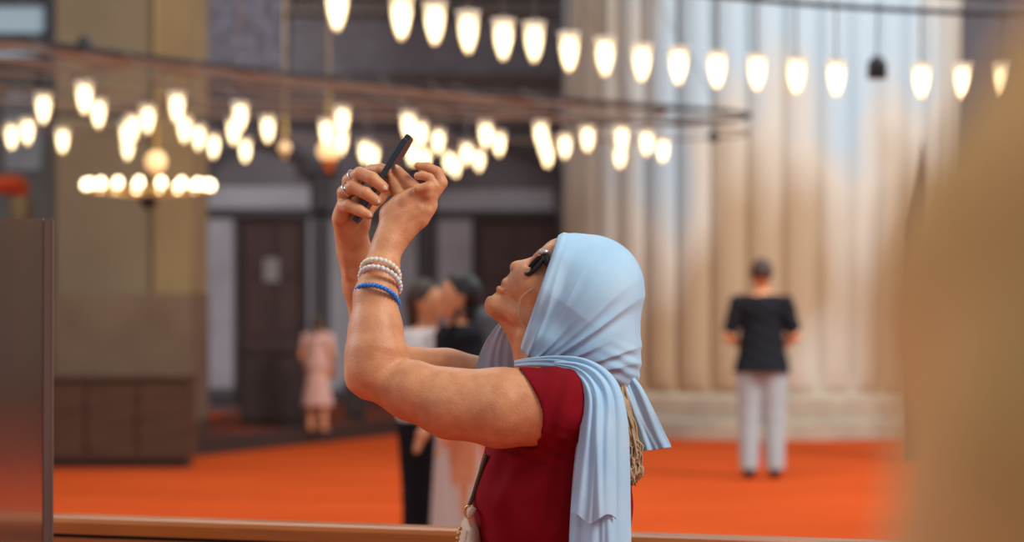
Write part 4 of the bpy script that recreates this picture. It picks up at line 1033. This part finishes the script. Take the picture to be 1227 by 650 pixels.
# ================================================================ PERSON CLOSE TO THE CAMERA AT THE RIGHT
dn = 0.70; hc = P(1412, 425, dn)
e = empty('person', (hc.x, dn, 0)); tag(e, 'person in a golden brown headscarf, very near and blurred at the right edge', 'person')
x0 = hc.x; z0 = hc.z
f = Field((x0 - .30, dn - .30, -.01), (x0 + .30, dn + .30, z0 + .2), .009)
f.cone((x0, dn, .95), (x0, dn, 1.25), .15, .14, .05, .75); f.cone((x0 - .12, dn, 1.27), (x0 + .12, dn, 1.27), .06, .06, .05)
f.cone((x0, dn, 1.28), (x0, dn, z0 - .07), .05, .048, .02); f.ell((x0, dn, z0), (.068, .085, .10), .02); f.cone((x0, dn + .04, z0 - .06), (x0, dn + .06, z0 - .07), .04, .03, .02)
f.cone((x0, dn + .083, z0 + .01), (x0, dn + .097, z0 - .015), .009, .012, .01)
for s in (-1, 1):
    f.cone((x0 + .08 * s, dn, .9), (x0 + .09 * s, dn, .5), .09, .06, .03); f.cone((x0 + .09 * s, dn, .5), (x0 + .09 * s, dn, .06), .06, .04, .02)
    f.cone((x0 + .16 * s, dn, 1.26), (x0 + .21 * s, dn + .0, 1.02), .05, .04, .02); f.cone((x0 + .21 * s, dn, 1.02), (x0 + .20 * s, dn + .08, .80), .038, .026, .02)
    for i in range(4): f.cone((x0 + .20 * s, dn + .07 + .018 * i, .77), (x0 + .20 * s, dn + .075 + .018 * i, .69), .010, .008, .004)
    f.cone((x0 + .20 * s, dn + .09, .80), (x0 + .20 * s, dn + .10, .76), .028, .034, .01); f.cone((x0 + .09 * s, dn - .03, .04), (x0 + .09 * s, dn + .13, .025), .034, .026, .02)
f.clip((0, 0, 0), (0, 0, 1))
link('body', f.mesh('body'), M['skin'], e)
f = Field((x0 - .30, dn - .30, .1), (x0 + .30, dn + .30, 1.36), .009)
f.cone((x0, dn, .25), (x0, dn, 1.25), .22, .155, .05, .8); f.cone((x0 - .12, dn, 1.27), (x0 + .12, dn, 1.27), .072, .072, .05)
for s in (-1, 1): f.cone((x0 + .16 * s, dn, 1.26), (x0 + .21 * s, dn + .0, 1.02), .065, .055, .02); f.cone((x0 + .21 * s, dn, 1.02), (x0 + .20 * s, dn + .075, .82), .052, .045, .02)
f.clip((0, 0, .2), (0, 0, 1))
mcoat = mat('brown wool', (.16, .075, .03), .9, col2=(.10, .05, .02), scale=6)
link('coat', f.mesh('coat'), mcoat, e)
f = Field((x0 - .2, dn - .2, 1.2), (x0 + .2, dn + .2, z0 + .16), .005)
f.ell((x0, dn - .005, z0 + .005), (.080, .098, .115), .02); f.cone((x0, dn - .01, z0 - .03), (x0, dn, 1.27), .078, .135, .03, .95)
f.clip((x0, dn + .055, z0), (0, -1, .15)); f.clip((0, 0, 1.25), (0, 0, 1))
def sf(V, n): return n * (.004 * np.sin((V[:, 0:1] - x0) * 60 + V[:, 2:3] * 25) + .0025 * np.sin(V[:, 2:3] * 70 + V[:, 1:2] * 40))
link('headscarf', f.mesh('headscarf', sf), mat('golden brown scarf', (.85, .44, .18), .85, col2=(.62, .37, .13), scale=14, detail=2), e)
bm = bmesh.new()
